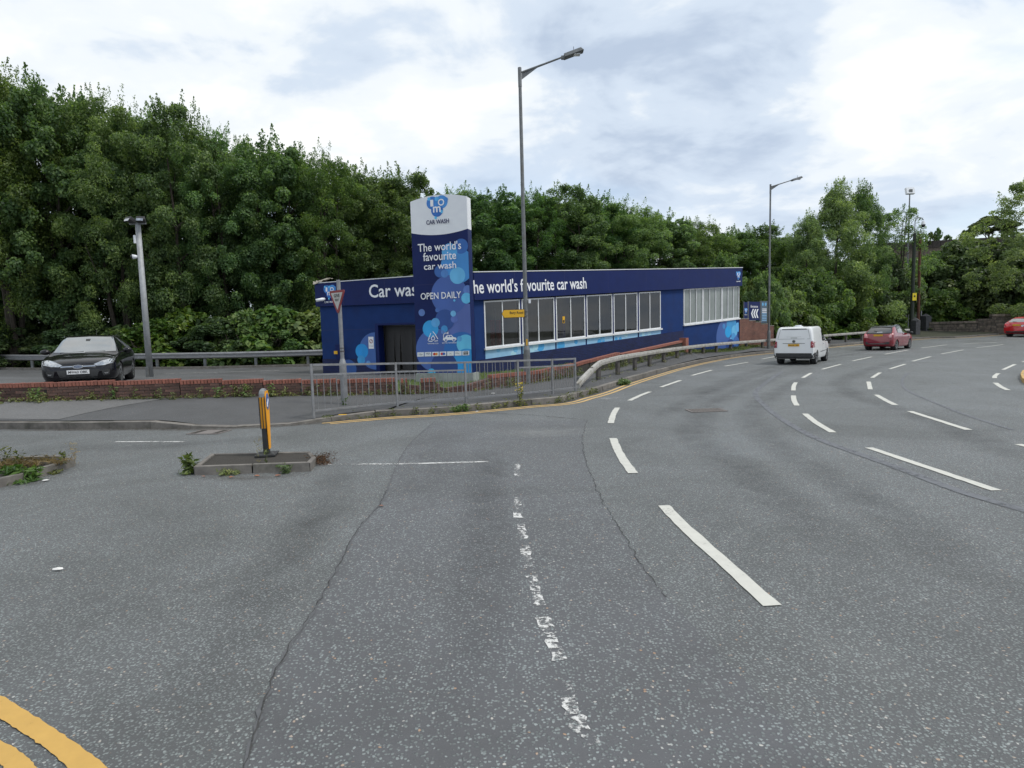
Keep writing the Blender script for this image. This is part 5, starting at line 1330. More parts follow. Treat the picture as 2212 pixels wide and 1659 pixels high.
    def plate(s, axis, z, m_, txt=None, w=.52, h=.115, back=.0):
        p = s.surf(axis, 0, z, .02 + back); sg = 1 if axis == 'front' else -1
        o_ = MB().box((p.x, 0, z), (.014, w, h)).build('number_plate', m_, s.t, world=False)
        Mp = frame((p.x + sg * .008, 0, z), (0, sg, 0), (0, 0, 1))
        if txt: text(txt, Mp, w * .86, h * .62, M_black, o_, 'plate_lettering', .02, .002, False)
        return o_
# parked black hatchback facing the camera
a26 = math.radians(26); back = Vector((-math.sin(a26), math.cos(a26))); fc = Vector((-12.16, 16.5)); cen = fc + back * 2.18
ca = Car('parked_car', 'black hatchback facing the camera behind the low brick wall', 'car', (cen.x, cen.y, terr(cen.x, cen.y) + .0), math.atan2(-back.y, -back.x), 1.0,
  [(-2.18, -2.05, .70, .35, .80, .55, .95), (-2.10, -1.95, .84, .24, .92, .62, 1.12), (-1.85, -1.55, .90, .20, .97, .62, 1.38), (-1.2, -1.0, .91, .18, .96, .63, 1.47), (-.3, -.3, .91, .17, .94, .635, 1.49), (.42, .2, .91, .17, .915, .64, 1.44), (1.0, .80, .91, .17, .89, .72, 1.13), (1.28, 1.22, .91, .18, .87, .78, .945), (1.68, 1.62, .905, .18, .81, .76, .865), (1.98, 1.93, .87, .2, .74, .70, .775), (2.12, 2.09, .78, .24, .64, .60, .69), (2.18, 2.17, .64, .30, .52, .48, .58)],
  (1.30, -1.35), .325, M_pblack, M_alloy, .905)
ca.patch([(-.615, 1.405), (0, 1.43), (.615, 1.405), (.70, 1.2), (.765, .98), (0, .955), (-.765, .98), (-.70, 1.2)], 'front', 'windscreen', M_wind, .006, cuts=5)
ca.patch([(-1.45, 1.0), (-.35, .985), (-.35, 1.39), (-1.0, 1.37)], 'side', 'rear_window', M_cglass, both=True); ca.patch([(-.28, .985), (.88, .97), (.35, 1.33), (-.1, 1.39), (-.28, 1.39)], 'side', 'front_window', M_cglass, both=True)
for nm, x in (('door_gap', -.315), ('door_gap', .95), ('door_gap', -1.2)): ca.patch([(x - .006, .3), (x + .006, .3), (x + .006, .97), (x - .006, .97)], 'side', nm, M_plastic, .003, both=True)
for x in (-.85, .15): ca.patch([(x - .1, .86), (x + .1, .86), (x + .1, .895), (x - .1, .895)], 'side', 'door_handle', M_pblack, .02, both=True)
ca.patch([(.36, .635), (.44, .59), (.62, .60), (.80, .66), (.84, .76), (.76, .78), (.56, .73)], 'front', 'headlight', M_lamp, .01, both=True, cuts=4)
ca.patch([(-.40, .535), (.40, .535), (.44, .63), (-.44, .63)], 'front', 'upper_grille', M_plastic, .006)
ca.patch([(-.40, .578), (.40, .578), (.40, .600), (-.40, .600)], 'front', 'grille_bar', M_chrome, .012)
p = ca.surf('front', 0, .585, .02); o = MB().prism([(p.x, .125 * math.cos(a), .588 + .056 * math.sin(a)) for a in np.linspace(0, 6.283, 24)[:-1]], (.012, 0, 0)).build('oval_badge', M_chrome, ca.t, world=False)
MB().prism([(p.x + .013, .098 * math.cos(a), .588 + .036 * math.sin(a)) for a in np.linspace(0, 6.283, 24)[:-1]], (.003, 0, 0)).build('badge_face', mat('badge_blue', (.12, .16, .26), None, 5, .2), o, world=False)
text('Ford', frame((p.x + .017, 0, .585), (0, 1, 0), (0, 0, 1)), .12, .036, M_chrome, o, 'badge_script', .0, .001, False)
ca.patch([(-.50, .50), (.50, .50), (.42, .25), (-.42, .25)], 'front', 'lower_grille', M_plastic, .006); ca.patch([(.54, .47), (.74, .49), (.72, .34), (.58, .31)], 'front', 'side_intake', M_plastic, .006, both=True)
ca.patch([(-.60, .675), (0, .668), (.60, .675), (.60, .684), (0, .677), (-.60, .684)], 'front', 'bonnet_gap', M_plastic, .004, cuts=4)
ca.patch([(.34, .628), (.43, .578), (.62, .588), (.82, .65), (.86, .765), (.77, .795), (.56, .742)], 'front', 'headlight_surround', M_plastic, .005, both=True, cuts=4)
ca.patch([(.60, .40), (.70, .41), (.69, .37), (.61, .36)], 'front', 'fog_lamp', M_chrome, .012, both=True)
ca.plate('front', .44, M_platew, 'MW63 OBK', .52, .115, .01)
ca.mirrors(.72, .9, 1.0, M_pblack)
for s_ in (-1, 1): MB().tube([(.25, s_ * .62, 1.44), (-.4, s_ * .635, 1.475), (-1.2, s_ * .62, 1.45)], .012, 6).build('roof_rail', M_chrome, ca.t, world=False)
for y0_, y1_ in ((-.6, -.02), (.02, .5)): MB().tube([tuple(ca.surf('front', y0_, .975, .02)), tuple(ca.surf('front', y1_, 1.0, .02))], .009, 6).build('wiper', M_plastic, ca.t, world=False)
MB().tube([(-.9, 0, 1.47), (-1.15, 0, 1.72)], [.006, .003], 6).build('aerial', M_plastic, ca.t, world=False)
ca.patch([(.06, 1.36), (-.06, 1.36), (-.05, 1.30), (.05, 1.30)], 'front', 'rear_view_mirror', M_plastic, .009)
# white van driving away
al = math.radians(37.5); fv = Vector((math.sin(al), math.cos(al))); rc = Vector((12.05, 25.1)); cen = rc + fv * 2.2 * .885
va_ = Car('white_van', 'small white panel van driving away on the main road', 'van', (cen.x, cen.y, .0), math.atan2(fv.y, fv.x), .885,
  [(-2.20, -2.10, .80, .42, 1.0, .62, 1.68), (-2.17, -2.05, .87, .32, 1.06, .70, 1.77), (-1.95, -1.85, .895, .27, 1.09, .735, 1.815), (-.8, -.8, .897, .24, 1.09, .74, 1.83), (.2, .1, .897, .24, 1.08, .735, 1.82), (.72, .42, .895, .24, 1.06, .71, 1.74), (1.32, 1.12, .89, .24, 1.03, .73, 1.32), (1.6, 1.5, .88, .25, .99, .74, 1.09), (2.05, 2.0, .82, .27, .87, .66, .94), (2.2, 2.18, .66, .36, .7, .5, .76)],
  (1.32, -1.36), .325, M_pwhite, M_galvd, .885)
va_.patch([(-.80, .31), (.80, .31), (.88, .40), (.885, .56), (-.885, .56), (-.88, .40)], 'rear', 'bumper', M_plastic, .012, cuts=4)
va_.patch([(-2.1, .34), (-1.75, .34), (-1.72, .52), (-1.78, .58), (-2.1, .58)], 'side', 'bumper_corner', M_plastic, .012, both=True)
va_.patch([(.74, .82), (.865, .82), (.87, 1.13), (.80, 1.14), (.74, 1.10)], 'rear', 'tail_light', M_tail, .012, both=True); va_.patch([(-2.12, .83), (-2.03, .83), (-2.03, 1.12), (-2.1, 1.12)], 'side', 'tail_light_side', M_tail, .012, both=True)
for q in ([(-.72, 1.235), (.72, 1.235), (.72, 1.247), (-.72, 1.247)], [(-.725, 1.24), (-.713, 1.24), (-.605, 1.70), (-.617, 1.70)], [(.713, 1.24), (.725, 1.24), (.617, 1.70), (.605, 1.70)]): va_.patch(q, 'rear', 'tailgate_gap', M_galvd, .004)
va_.patch([(-.58, 1.68), (.58, 1.68), (.52, 1.735), (-.52, 1.735)], 'rear', 'spoiler_recess', M_galvd, .004); va_.patch([(-.17, 1.70), (.17, 1.70), (.17, 1.722), (-.17, 1.722)], 'rear', 'high_brake_light', M_black, .012)
va_.patch([(-.50, 1.02), (.50, 1.02), (.49, 1.04), (-.49, 1.04)], 'rear', 'handle_recess', M_plastic, .006)
p = va_.surf('rear', 0, 1.125, .004); o = MB().prism([(p.x, .07 * math.cos(a), 1.125 + .07 * math.sin(a)) for a in np.linspace(0, 6.283, 22)[:-1]], (-.014, 0, 0)).build('round_badge', M_galvd, va_.t, world=False)
text('VW', frame((p.x - .015, 0, 1.125), (0, -1, 0), (0, 0, 1)), .09, .06, M_plastic, o, 'badge_letters', .0, .001, False)
o = va_.plate('rear', .945, M_platey, None, .5, .115, .0)
for k in range(7):
    if k != 4: MB().box((o.data.vertices[0].co.x - .002, .19 - k * .062, .945), (.004, .036, .06)).build('plate_lettering', mat('plate_smudge', (.22, .12, .02), None, 5, .6), o, world=False)
va_.patch([(-.33, 1.335), (.33, 1.335), (.33, 1.35), (-.33, 1.35)], 'rear', 'faded_lettering', mat('faded_print', (.42, .44, .40), (.62, .63, .62), 60, .6), .006); va_.patch([(-.14, 1.27), (.14, 1.27), (.14, 1.315), (-.14, 1.315)], 'rear', 'faded_lettering', MATS['faded_print'], .006)
va_.patch([(.02, 1.10), (.98, 1.08), (.62, 1.55), (.22, 1.64), (.05, 1.64)], 'side', 'front_window', M_cglass, both=True, cuts=4)
va_.patch([(.62, 1.06), (1.18, 1.06), (.98, 1.32), (.6, 1.68), (.52, 1.68)], 'front', 'windscreen_side', M_cglass) if False else None
va_.patch([(-.60, 1.68), (.60, 1.68), (.70, 1.18), (-.70, 1.18)], 'front', 'windscreen', M_cglass, cuts=4)
for x in (-.02, 1.08): va_.patch([(x - .006, .4), (x + .006, .4), (x + .006, 1.62 if x < 0 else 1.08), (x - .006, 1.62 if x < 0 else 1.08)], 'side', 'door_gap', M_galvd, .003, both=True)
va_.patch([(-.62, .56), (1.0, .60), (1.0, .625), (-.62, .59)], 'side', 'rubbing_strip', M_plastic, .014, both=True); va_.patch([(.1, .93), (.22, .93), (.22, .96), (.1, .96)], 'side', 'door_handle', M_plastic, .014, both=True)
va_.patch([(-.55, 1.28), (-.2, 1.28), (-.25, 1.4), (-.5, 1.42)], 'side', 'company_emblem', MATS['faded_print'], .006, both=True)
va_.mirrors(.88, .9, 1.12, M_plastic)
MB().tube([(-1.2, 0, 1.82), (-1.2, 0, 1.85), (-1.2, 0, 1.855), (-1.2, 0, 1.9)], [.22, .22, .14, .14], 18).build('roof_vent', M_sign_w, va_.t, world=False)
# dark red hatchback with black roof
al = math.radians(50); fv = Vector((math.sin(al), math.cos(al))); rc = Vector((22.1, 35.5)); cen = rc + fv * 1.92
ST_H = [(-1.92, -1.80, .64, .36, .80, .52, .93), (-1.84, -1.66, .80, .25, .93, .62, 1.10), (-1.60, -1.30, .84, .20, .99, .62, 1.36), (-1.0, -.85, .845, .18, .98, .61, 1.485), (-.2, -.2, .845, .17, .96, .605, 1.52), (.45, .3, .84, .17, .93, .59, 1.45), (1.0, .85, .83, .17, .91, .66, 1.14), (1.2, 1.14, .83, .18, .89, .70, 1.0), (1.6, 1.55, .80, .2, .80, .64, .87), (1.84, 1.81, .68, .25, .68, .52, .74), (1.92, 1.91, .5, .34, .56, .4, .62)]
la = Car('moving_car', 'dark red hatchback with black roof driving away ahead of the white van', 'car', (cen.x, cen.y, zroad(cen.x, cen.y) + .01), math.atan2(fv.y, fv.x), 1.0, ST_H, (1.16, -1.23), .30, M_pred, M_galvd, .835)
la.patch([(-1.42, .60), (-.3, .62), (.5, .58), (.5, -.58), (-.3, -.62), (-1.42, -.60)], 'top', 'roof_panel', M_pblack, .006, cuts=5)
la.patch([(-1.12, 1.05), (-.6, 1.0), (.94, .965), (.46, 1.40), (-.2, 1.475), (-.95, 1.43)], 'side', 'black_window_surround', M_pblack, .004, both=True, cuts=4)
la.patch([(-.70, 1.0), (0, .965), (.70, 1.0), (.64, 1.22), (.56, 1.38), (0, 1.43), (-.56, 1.38), (-.64, 1.22)], 'rear', 'black_tailgate_surround', M_pblack, .004, cuts=4)
la.patch([(-.66, 1.04), (0, 1.0), (.66, 1.04), (.60, 1.22), (.52, 1.32), (0, 1.36), (-.52, 1.32), (-.60, 1.22)], 'rear', 'rear_window', M_cglass, .008, cuts=4)
la.patch([(-.55, 1.335), (0, 1.37), (.55, 1.335), (.53, 1.375), (0, 1.41), (-.53, 1.375)], 'rear', 'roof_spoiler', M_pblack, .03, cuts=4)
la.patch([(-1.02, 1.03), (-.22, 1.0), (-.22, 1.40), (-.8, 1.36)], 'side', 'rear_side_window', M_cglass, .007, both=True); la.patch([(-.16, 1.0), (.86, .98), (.4, 1.33), (-.16, 1.40)], 'side', 'front_window', M_cglass, .007, both=True)
la.patch([(.50, .74), (.74, .76), (.76, .98), (.66, .99)], 'rear', 'tail_light', mat('tail_lamp_pale', (.55, .30, .30), (.45, .04, .06), 6, .2, coat=1), .012, both=True)
la.patch([(-.62, .36), (.62, .36), (.66, .50), (-.66, .50)], 'rear', 'lower_bumper', M_plastic, .008, cuts=4); la.patch([(-.4, .38), (.4, .38), (.4, .40), (-.4, .40)], 'rear', 'bumper_trim', M_galvd, .014)
la.plate('rear', .90, M_platey, None, .5, .11, .0); la.patch([(-.2, 1.06), (.12, 1.06), (.1, 1.09), (-.18, 1.09)], 'rear', 'window_badge', M_chrome, .014)
MB().tube([tuple(la.surf('rear', .3, 1.17, .03)), tuple(la.surf('rear', 0, 1.11, .03))], .014, 6).build('rear_wiper', M_plastic, la.t, world=False)
la.patch([(-.19, .95), (-.05, .95), (-.05, .975), (-.19, .975)], 'side', 'door_handle', M_chrome, .014, both=True)
for x in (-.28, .9): la.patch([(x - .006, .32), (x + .006, .32), (x + .006, .97), (x - .006, .97)], 'side', 'door_gap', M_plastic, .003, both=True)
la.mirrors(.78, .84, 1.0, M_plastic); la.patch([(-.55, 1.38), (.55, 1.38), (.66, 1.05), (-.66, 1.05)], 'front', 'windscreen', M_cglass, cuts=4)
# bright red hatchback cut by the right edge
al = math.radians(66); fv = Vector((math.sin(al), math.cos(al))); cen = Vector((38.85, 45.3)) + fv * 1.95
rd = Car('moving_car', 'bright red hatchback cut off by the right edge of the view', 'car', (cen.x, cen.y, zroad(cen.x, cen.y) + .01), math.atan2(fv.y, fv.x), 1.03, [(a, b_, c * 1.02, d, e, f, g * .985) for a, b_, c, d, e, f, g in ST_H], (1.16, -1.23), .31, M_pred2, M_galvd, .85)
rd.patch([(-.64, 1.08), (.64, 1.08), (.52, 1.34), (-.52, 1.34)], 'rear', 'rear_window', M_wind, .008, cuts=4)
rd.patch([(-1.1, 1.04), (-.22, 1.0), (-.22, 1.38), (-.8, 1.34)], 'side', 'rear_side_window', M_cglass, .007, both=True); rd.patch([(-.16, 1.0), (.86, .98), (.4, 1.31), (-.16, 1.38)], 'side', 'front_window', M_cglass, .007, both=True)
rd.patch([(.62, .68), (.78, .72), (.80, .88), (.70, .80)], 'rear', 'tail_light', MATS['tail_lamp_pale'], .012, both=True); rd.patch([(.58, 1.0), (.78, .98), (.78, 1.02), (.6, 1.04)], 'rear', 'light_strip', MATS['tail_lamp_pale'], .012, both=True)
rd.patch([(-.6, .30), (.6, .30), (.66, .42), (-.66, .42)], 'rear', 'lower_bumper', M_plastic, .008, cuts=4); rd.plate('rear', .86, M_platey, None, .5, .11, .0)
p = rd.surf('rear', -.38, .80, .004); MB().prism([(p.x, -.38 + .10 * math.cos(a), .80 + .075 * math.sin(a)) for a in np.linspace(0, 6.283, 20)[:-1]], (-.012, 0, 0)).build('round_sticker', M_sign_w, rd.t, world=False)
MB().tube([tuple(rd.surf('rear', .35, 1.12, .03)), tuple(rd.surf('rear', .1, 1.1, .03))], .014, 6).build('rear_wiper', M_plastic, rd.t, world=False)
rd.mirrors(.78, .85, 1.0, M_plastic)

# ================================================================== VEGETATION
def npmesh(name, V, material):
    n = len(V) // 4; me = bpy.data.meshes.new(name); me.vertices.add(n * 4); me.vertices.foreach_set('co', V.astype(np.float32).ravel())
    me.loops.add(n * 4); me.loops.foreach_set('vertex_index', np.arange(n * 4, dtype=np.int32)); me.polygons.add(n)
    me.polygons.foreach_set('loop_start', np.arange(0, n * 4, 4, dtype=np.int32)); me.polygons.foreach_set('loop_total', np.full(n, 4, dtype=np.int32))
    me.materials.append(material); me.update(); return me
def unit(a): return a / np.maximum(1e-9, np.linalg.norm(a, axis=1, keepdims=True))
def leafq(c, nrm, ln, wd, rng, tdir=None, droop=.12):
    n = unit(nrm); t = rng.normal(size=c.shape) if tdir is None else tdir + 0.0; t = unit(t - n * (t * n).sum(1, keepdims=True)); b = np.cross(n, t)
    ln = ln[:, None]; wd = wd[:, None]; dz = np.array([[0, 0, -1.0]]) * ln * droop
    V = np.stack([c - t * ln * .5, c + b * wd * .5 - t * ln * .05, c + t * ln * .5 + dz, c - b * wd * .5 - t * ln * .05], 1); return V.reshape(-1, 3)
def crown(seed, R_, z0, z1_, nc, per, leaf, env, crad=(.5, .95), shoots=14, flat=.75, lobes=.2, asp=.62, droop=.12, up=.45, nl=0, lr=(.8, 1.5)):
    rng = np.random.default_rng(seed); ph = rng.uniform(0, 6.28, 4); out_ = []; H_ = z1_ - z0; LB_ = []
    for i in range(nl):
        t = ((i + rng.uniform()) / nl) ** .8 * .9 + .04; a = i * 2.4 + rng.uniform(-.5, .5); e = np.interp(t, [p[0] for p in env], [p[1] for p in env]); l = rng.uniform(*lr) * (1.1 - .35 * t); rr = max(0, R_ * e - l * .75) * rng.uniform(.75, 1.1)
        LB_.append((np.array([rr * math.cos(a), rr * math.sin(a), z0 + H_ * t]), l))
    for i in range(nc):
        t = rng.uniform() ** .85; a = rng.uniform(0, 6.283); e = np.interp(t, [p[0] for p in env], [p[1] for p in env])
        e *= 1 + lobes * math.sin(2 * a + ph[0] + 3 * t) + lobes * .7 * math.sin(5 * a + ph[1] + 6 * t)
        rr = R_ * e * (1 - .55 * rng.uniform() ** 1.7); cc = np.array([rr * math.cos(a), rr * math.sin(a), z0 + H_ * t])
        if nl and rng.uniform() < .70:
            lc, l = LB_[rng.integers(nl)]; d_ = rng.normal(size=3) + np.array([lc[0], lc[1], 0]) / (R_ + 1e-6) * .7 + np.array([0, 0, .55]); d_ /= np.linalg.norm(d_); cc = lc + d_ * l * rng.uniform(.7, 1.02) * np.array([1, 1, .8]); a = math.atan2(cc[1], cc[0]); t = min(1, max(0, (cc[2] - z0) / H_))
        rc = rng.uniform(*crad) * (.78 + .3 * (1 - t))
        n = int(per * (rc / np.mean(crad)) ** 2 * rng.uniform(.7, 1.2)); d = unit(rng.normal(size=(n, 3)) + np.array([math.cos(a) * .35, math.sin(a) * .35, .45]))
        pos = cc + d * rc * (.45 + .6 * rng.uniform(size=(n, 1)) ** .6) * np.array([1, 1, flat]); nr = d * .55 + np.array([0, 0, up]) + rng.normal(size=(n, 3)) * .45
        l = leaf * rng.uniform(.65, 1.3, n); out_.append(leafq(pos, nr, l, l * asp, rng, None, droop))
    for i in range(shoots):
        t = rng.uniform(.72, 1.0); a = rng.uniform(0, 6.283); e = np.interp(t, [p[0] for p in env], [p[1] for p in env]); rr = R_ * e * rng.uniform(.1, .95)
        b0 = np.array([rr * math.cos(a), rr * math.sin(a), z0 + H_ * t]); hh = rng.uniform(.5, 1.25) * min(1, H_ / 9 + .12); n = int(per * .35); s = rng.uniform(size=(n, 1))
        lean = np.array([math.cos(a) * .25, math.sin(a) * .25, 1.0]); pos = b0 + lean * s * hh + rng.normal(size=(n, 3)) * (.17 * (1.1 - s)); l = leaf * rng.uniform(.6, 1.05, n)
        out_.append(leafq(pos, rng.normal(size=(n, 3)) + np.array([0, 0, .4]), l, l * asp, rng, None, droop))
    return np.concatenate(out_)
def trunk_mesh(seed, h, r, limbs, stems=1, spread=.5, limb=1.0):
    rb = random.Random(seed); b = MB()
    for s in range(stems):
        a = rb.uniform(0, 6.28); sp = spread if stems > 1 else .15
        pts = [Vector((math.cos(a) * sp * .3, math.sin(a) * sp * .3, -.3))]
        for k in range(1, 7):
            f = k / 6; pts.append(Vector((math.cos(a) * sp * (.3 + f * 1.6) + rb.uniform(-.12, .12), math.sin(a) * sp * (.3 + f * 1.6) + rb.uniform(-.12, .12), h * f)))
        b.tube(pts, [r * (1 - .13 * k) for k in range(7)], 7)
        for _ in range(limbs):
            k = rb.randint(2, 5); aa = rb.uniform(0, 6.28); p = pts[k]; L_ = h * rb.uniform(.16, .3) * limb * (1.25 - k / 6)
            q = p + Vector((math.cos(aa) * L_ * .5, math.sin(aa) * L_ * .5, L_ * .4)); e = q + Vector((math.cos(aa) * L_ * .45, math.sin(aa) * L_ * .45, L_ * .5))
            b.tube([p, q, e], [r * .4, r * .27, r * .1], 5)
    me = bpy.data.meshes.new('trunk'); me.from_pydata(b.v, [], b.f); me.materials.append(M_bark); me.update(); return me
ENV_T = [(0, .45), (.15, .8), (.4, 1.0), (.68, 1.0), (.86, .76), (.95, .52), (1, .3)]
ENV_B = [(0, .9), (.25, 1.0), (.5, .78), (.72, .52), (.9, .32), (1, .1)]
ENV_S = [(0, .92), (.3, 1.0), (.65, .8), (.88, .48), (1, .12)]
TV = []
for k in range(5):
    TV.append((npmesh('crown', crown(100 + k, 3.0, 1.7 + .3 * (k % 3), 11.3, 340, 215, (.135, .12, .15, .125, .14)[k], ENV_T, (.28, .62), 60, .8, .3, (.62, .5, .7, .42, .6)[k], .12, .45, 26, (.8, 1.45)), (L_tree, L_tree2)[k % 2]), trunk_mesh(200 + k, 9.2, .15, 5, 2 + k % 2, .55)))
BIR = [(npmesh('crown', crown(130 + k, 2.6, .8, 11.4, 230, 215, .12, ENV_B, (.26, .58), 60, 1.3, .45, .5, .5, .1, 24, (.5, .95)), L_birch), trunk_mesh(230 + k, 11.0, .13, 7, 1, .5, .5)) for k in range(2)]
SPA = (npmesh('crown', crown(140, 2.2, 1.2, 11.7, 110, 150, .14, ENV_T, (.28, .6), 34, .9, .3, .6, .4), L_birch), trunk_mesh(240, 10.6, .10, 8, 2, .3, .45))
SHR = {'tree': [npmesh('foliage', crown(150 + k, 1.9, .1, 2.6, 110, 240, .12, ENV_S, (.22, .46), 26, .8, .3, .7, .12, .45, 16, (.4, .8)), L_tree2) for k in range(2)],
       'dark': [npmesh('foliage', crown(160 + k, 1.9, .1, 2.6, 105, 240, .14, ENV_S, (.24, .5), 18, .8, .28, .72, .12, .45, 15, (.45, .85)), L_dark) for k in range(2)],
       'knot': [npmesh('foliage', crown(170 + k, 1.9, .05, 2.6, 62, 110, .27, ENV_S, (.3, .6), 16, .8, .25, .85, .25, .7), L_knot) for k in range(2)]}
STEM = trunk_mesh(260, 1.6, .05, 4, 5, .7)
def place(nm, part, meshes, x, y, sxy, sz, label, cat, group=None, rz=None):
    z = terr(x, y) - .05; t = thing(nm, label, cat, (x, y, z), random.uniform(0, 6.28) if rz is None else rz, group); t.scale = (sxy, sxy, sz)
    for pn, me in zip(part, meshes):
        o_ = link(bpy.data.objects.new(pn, me)); o_.parent = t
    return t
ORD = ['first', 'second', 'third', 'fourth', 'fifth', 'sixth', 'seventh', 'eighth', 'ninth', 'tenth', 'eleventh', 'twelfth', 'thirteenth', 'fourteenth', 'fifteenth', 'sixteenth', 'seventeenth', 'eighteenth', 'nineteenth', 'twentieth', 'twenty-first', 'twenty-second', 'twenty-third', 'twenty-fourth', 'twenty-fifth']
FR = [(-100, 34, 140, 3.3), (22, 33.3, 128, 3.2), (140, 34, 156, 3.1), (252, 34.3, 186, 3.0), (335, 36, 226, 2.6), (402, 35, 208, 2.9), (492, 36, 264, 2.6), (602, 37, 282, 3.0), (705, 38, 312, 3.0), (785, 40, 350, 2.7), (880, 40, 358, 3.1), (985, 41.5, 392, 3.0), (1072, 42, 402, 3.0), (1150, 43, 400, 2.8), (1226, 44, 390, 3.2), (1290, 46, 412, 2.8), (1352, 46, 424, 3.1), (1428, 48, 454, 3.0), (1500, 50, 468, 3.1), (1570, 52, 487, 3.0), (1642, 54, 480, 3.2), (1712, 57, 500, 3.2)]
random.seed(12)
for i, (px, Yd, ty, r) in enumerate(FR):
    x = D(px, 600, Yd)[0]; top = D(px, ty, Yd)[2]; h = top - terr(x, Yd)
    place('broadleaf_tree', ('crown', 'trunk'), TV[i % 5], x, Yd, r / 3.0, h / 12.1, 'bushy broadleaf tree in the front row of the wood, %s from the left' % ORD[i], 'tree', 'trees of the wood behind the car wash')
for i in range(21):
    (p0, Y0, t0, r0_), (p1, Y1, t1, r1_) = FR[i], FR[i + 1]; px = (p0 + p1) / 2; Yd = (Y0 + Y1) / 2 + 4.5; ty = max(t0, t1) + random.uniform(4, 22)
    x = D(px, 600, Yd)[0]; h = D(px, ty, Yd)[2] - terr(x, Yd)
    place('broadleaf_tree', ('crown', 'trunk'), TV[(i + 2) % 5], x, Yd, (r0_ + r1_) / 6 * 1.12, h / 12.1, 'bushy broadleaf tree half hidden in the second row of the wood, %s from the left' % ORD[i], 'tree', 'second row of trees in the wood')
# undergrowth along the left barrier
UG = [(15, 31.9, 690, 'dark'), (100, 32.2, 716, 'dark'), (185, 32.0, 700, 'dark'), (255, 31.7, 705, 'knot'), (345, 31.3, 688, 'knot'), (405, 31.5, 668, 'knot'), (470, 31.2, 690, 'dark'), (528, 31.2, 672, 'knot'), (590, 31.3, 664, 'knot'), (640, 31.6, 690, 'tree'), (690, 32.2, 668, 'knot'), (60, 35.5, 640, 'dark'), (-30, 35, 600, 'dark'), (150, 36, 600, 'dark'), (300, 35.2, 640, 'dark'), (440, 35.4, 610, 'dark'), (560, 36, 600, 'tree'), (670, 36, 590, 'tree')]
kinds = {'dark': 'dark leafy shrub', 'knot': 'large leafed pale green shrub', 'tree': 'fresh green shrub'}
for i, (px, Yd, ty, kd) in enumerate(sorted(UG)):
    Yd += 1.9; x = D(px, 700, Yd)[0]; h = D(px, ty, Yd)[2] - terr(x, Yd)
    place('shrub', ('foliage', 'stems'), (SHR[kd][i % 2], STEM), x, Yd, 1.0 + .12 * (i % 3), h / 2.8, '%s behind the left crash barrier, %s shrub from the left' % (kinds[kd], ORD[i]), 'shrub', 'undergrowth behind the left crash barrier')
# right hand side: birches, bushes, dark trees
place('birch_tree', ('crown', 'trunk'), BIR[0], *D(1806, 600, 50)[:2], 1.3, (D(1806, 370, 50)[2] - .9) / 12.3, 'tallest feathery birch tree behind the dark red hatchback', 'tree', 'birches right of the car wash')
place('birch_tree', ('crown', 'trunk'), BIR[1], *D(1862, 600, 51.5)[:2], 1.05, (D(1862, 384, 51.5)[2] - .9) / 12.3, 'second birch spire just right of the tallest birch', 'tree', 'birches right of the car wash')
place('birch_tree', ('crown', 'trunk'), BIR[1], *D(1742, 600, 49)[:2], 1.0, (D(1742, 446, 49)[2] - .9) / 12.3, 'shorter birch on the left flank of the tallest birch', 'tree', 'birches right of the car wash', 2.0)
place('birch_tree', ('crown', 'trunk'), SPA, *D(1936, 600, 52.5)[:2], 1.05, (D(1936, 434, 52.5)[2] - 1) / 12.3, 'thin open birch beside the camera pole', 'tree', 'birches right of the car wash')
place('birch_tree', ('crown', 'trunk'), SPA, *D(2222, 600, 50.5)[:2], 1.45, (D(2210, 352, 50.5)[2] - .8) / 12.3, 'tall open tree at the right edge of the view', 'tree', None, 1.0)
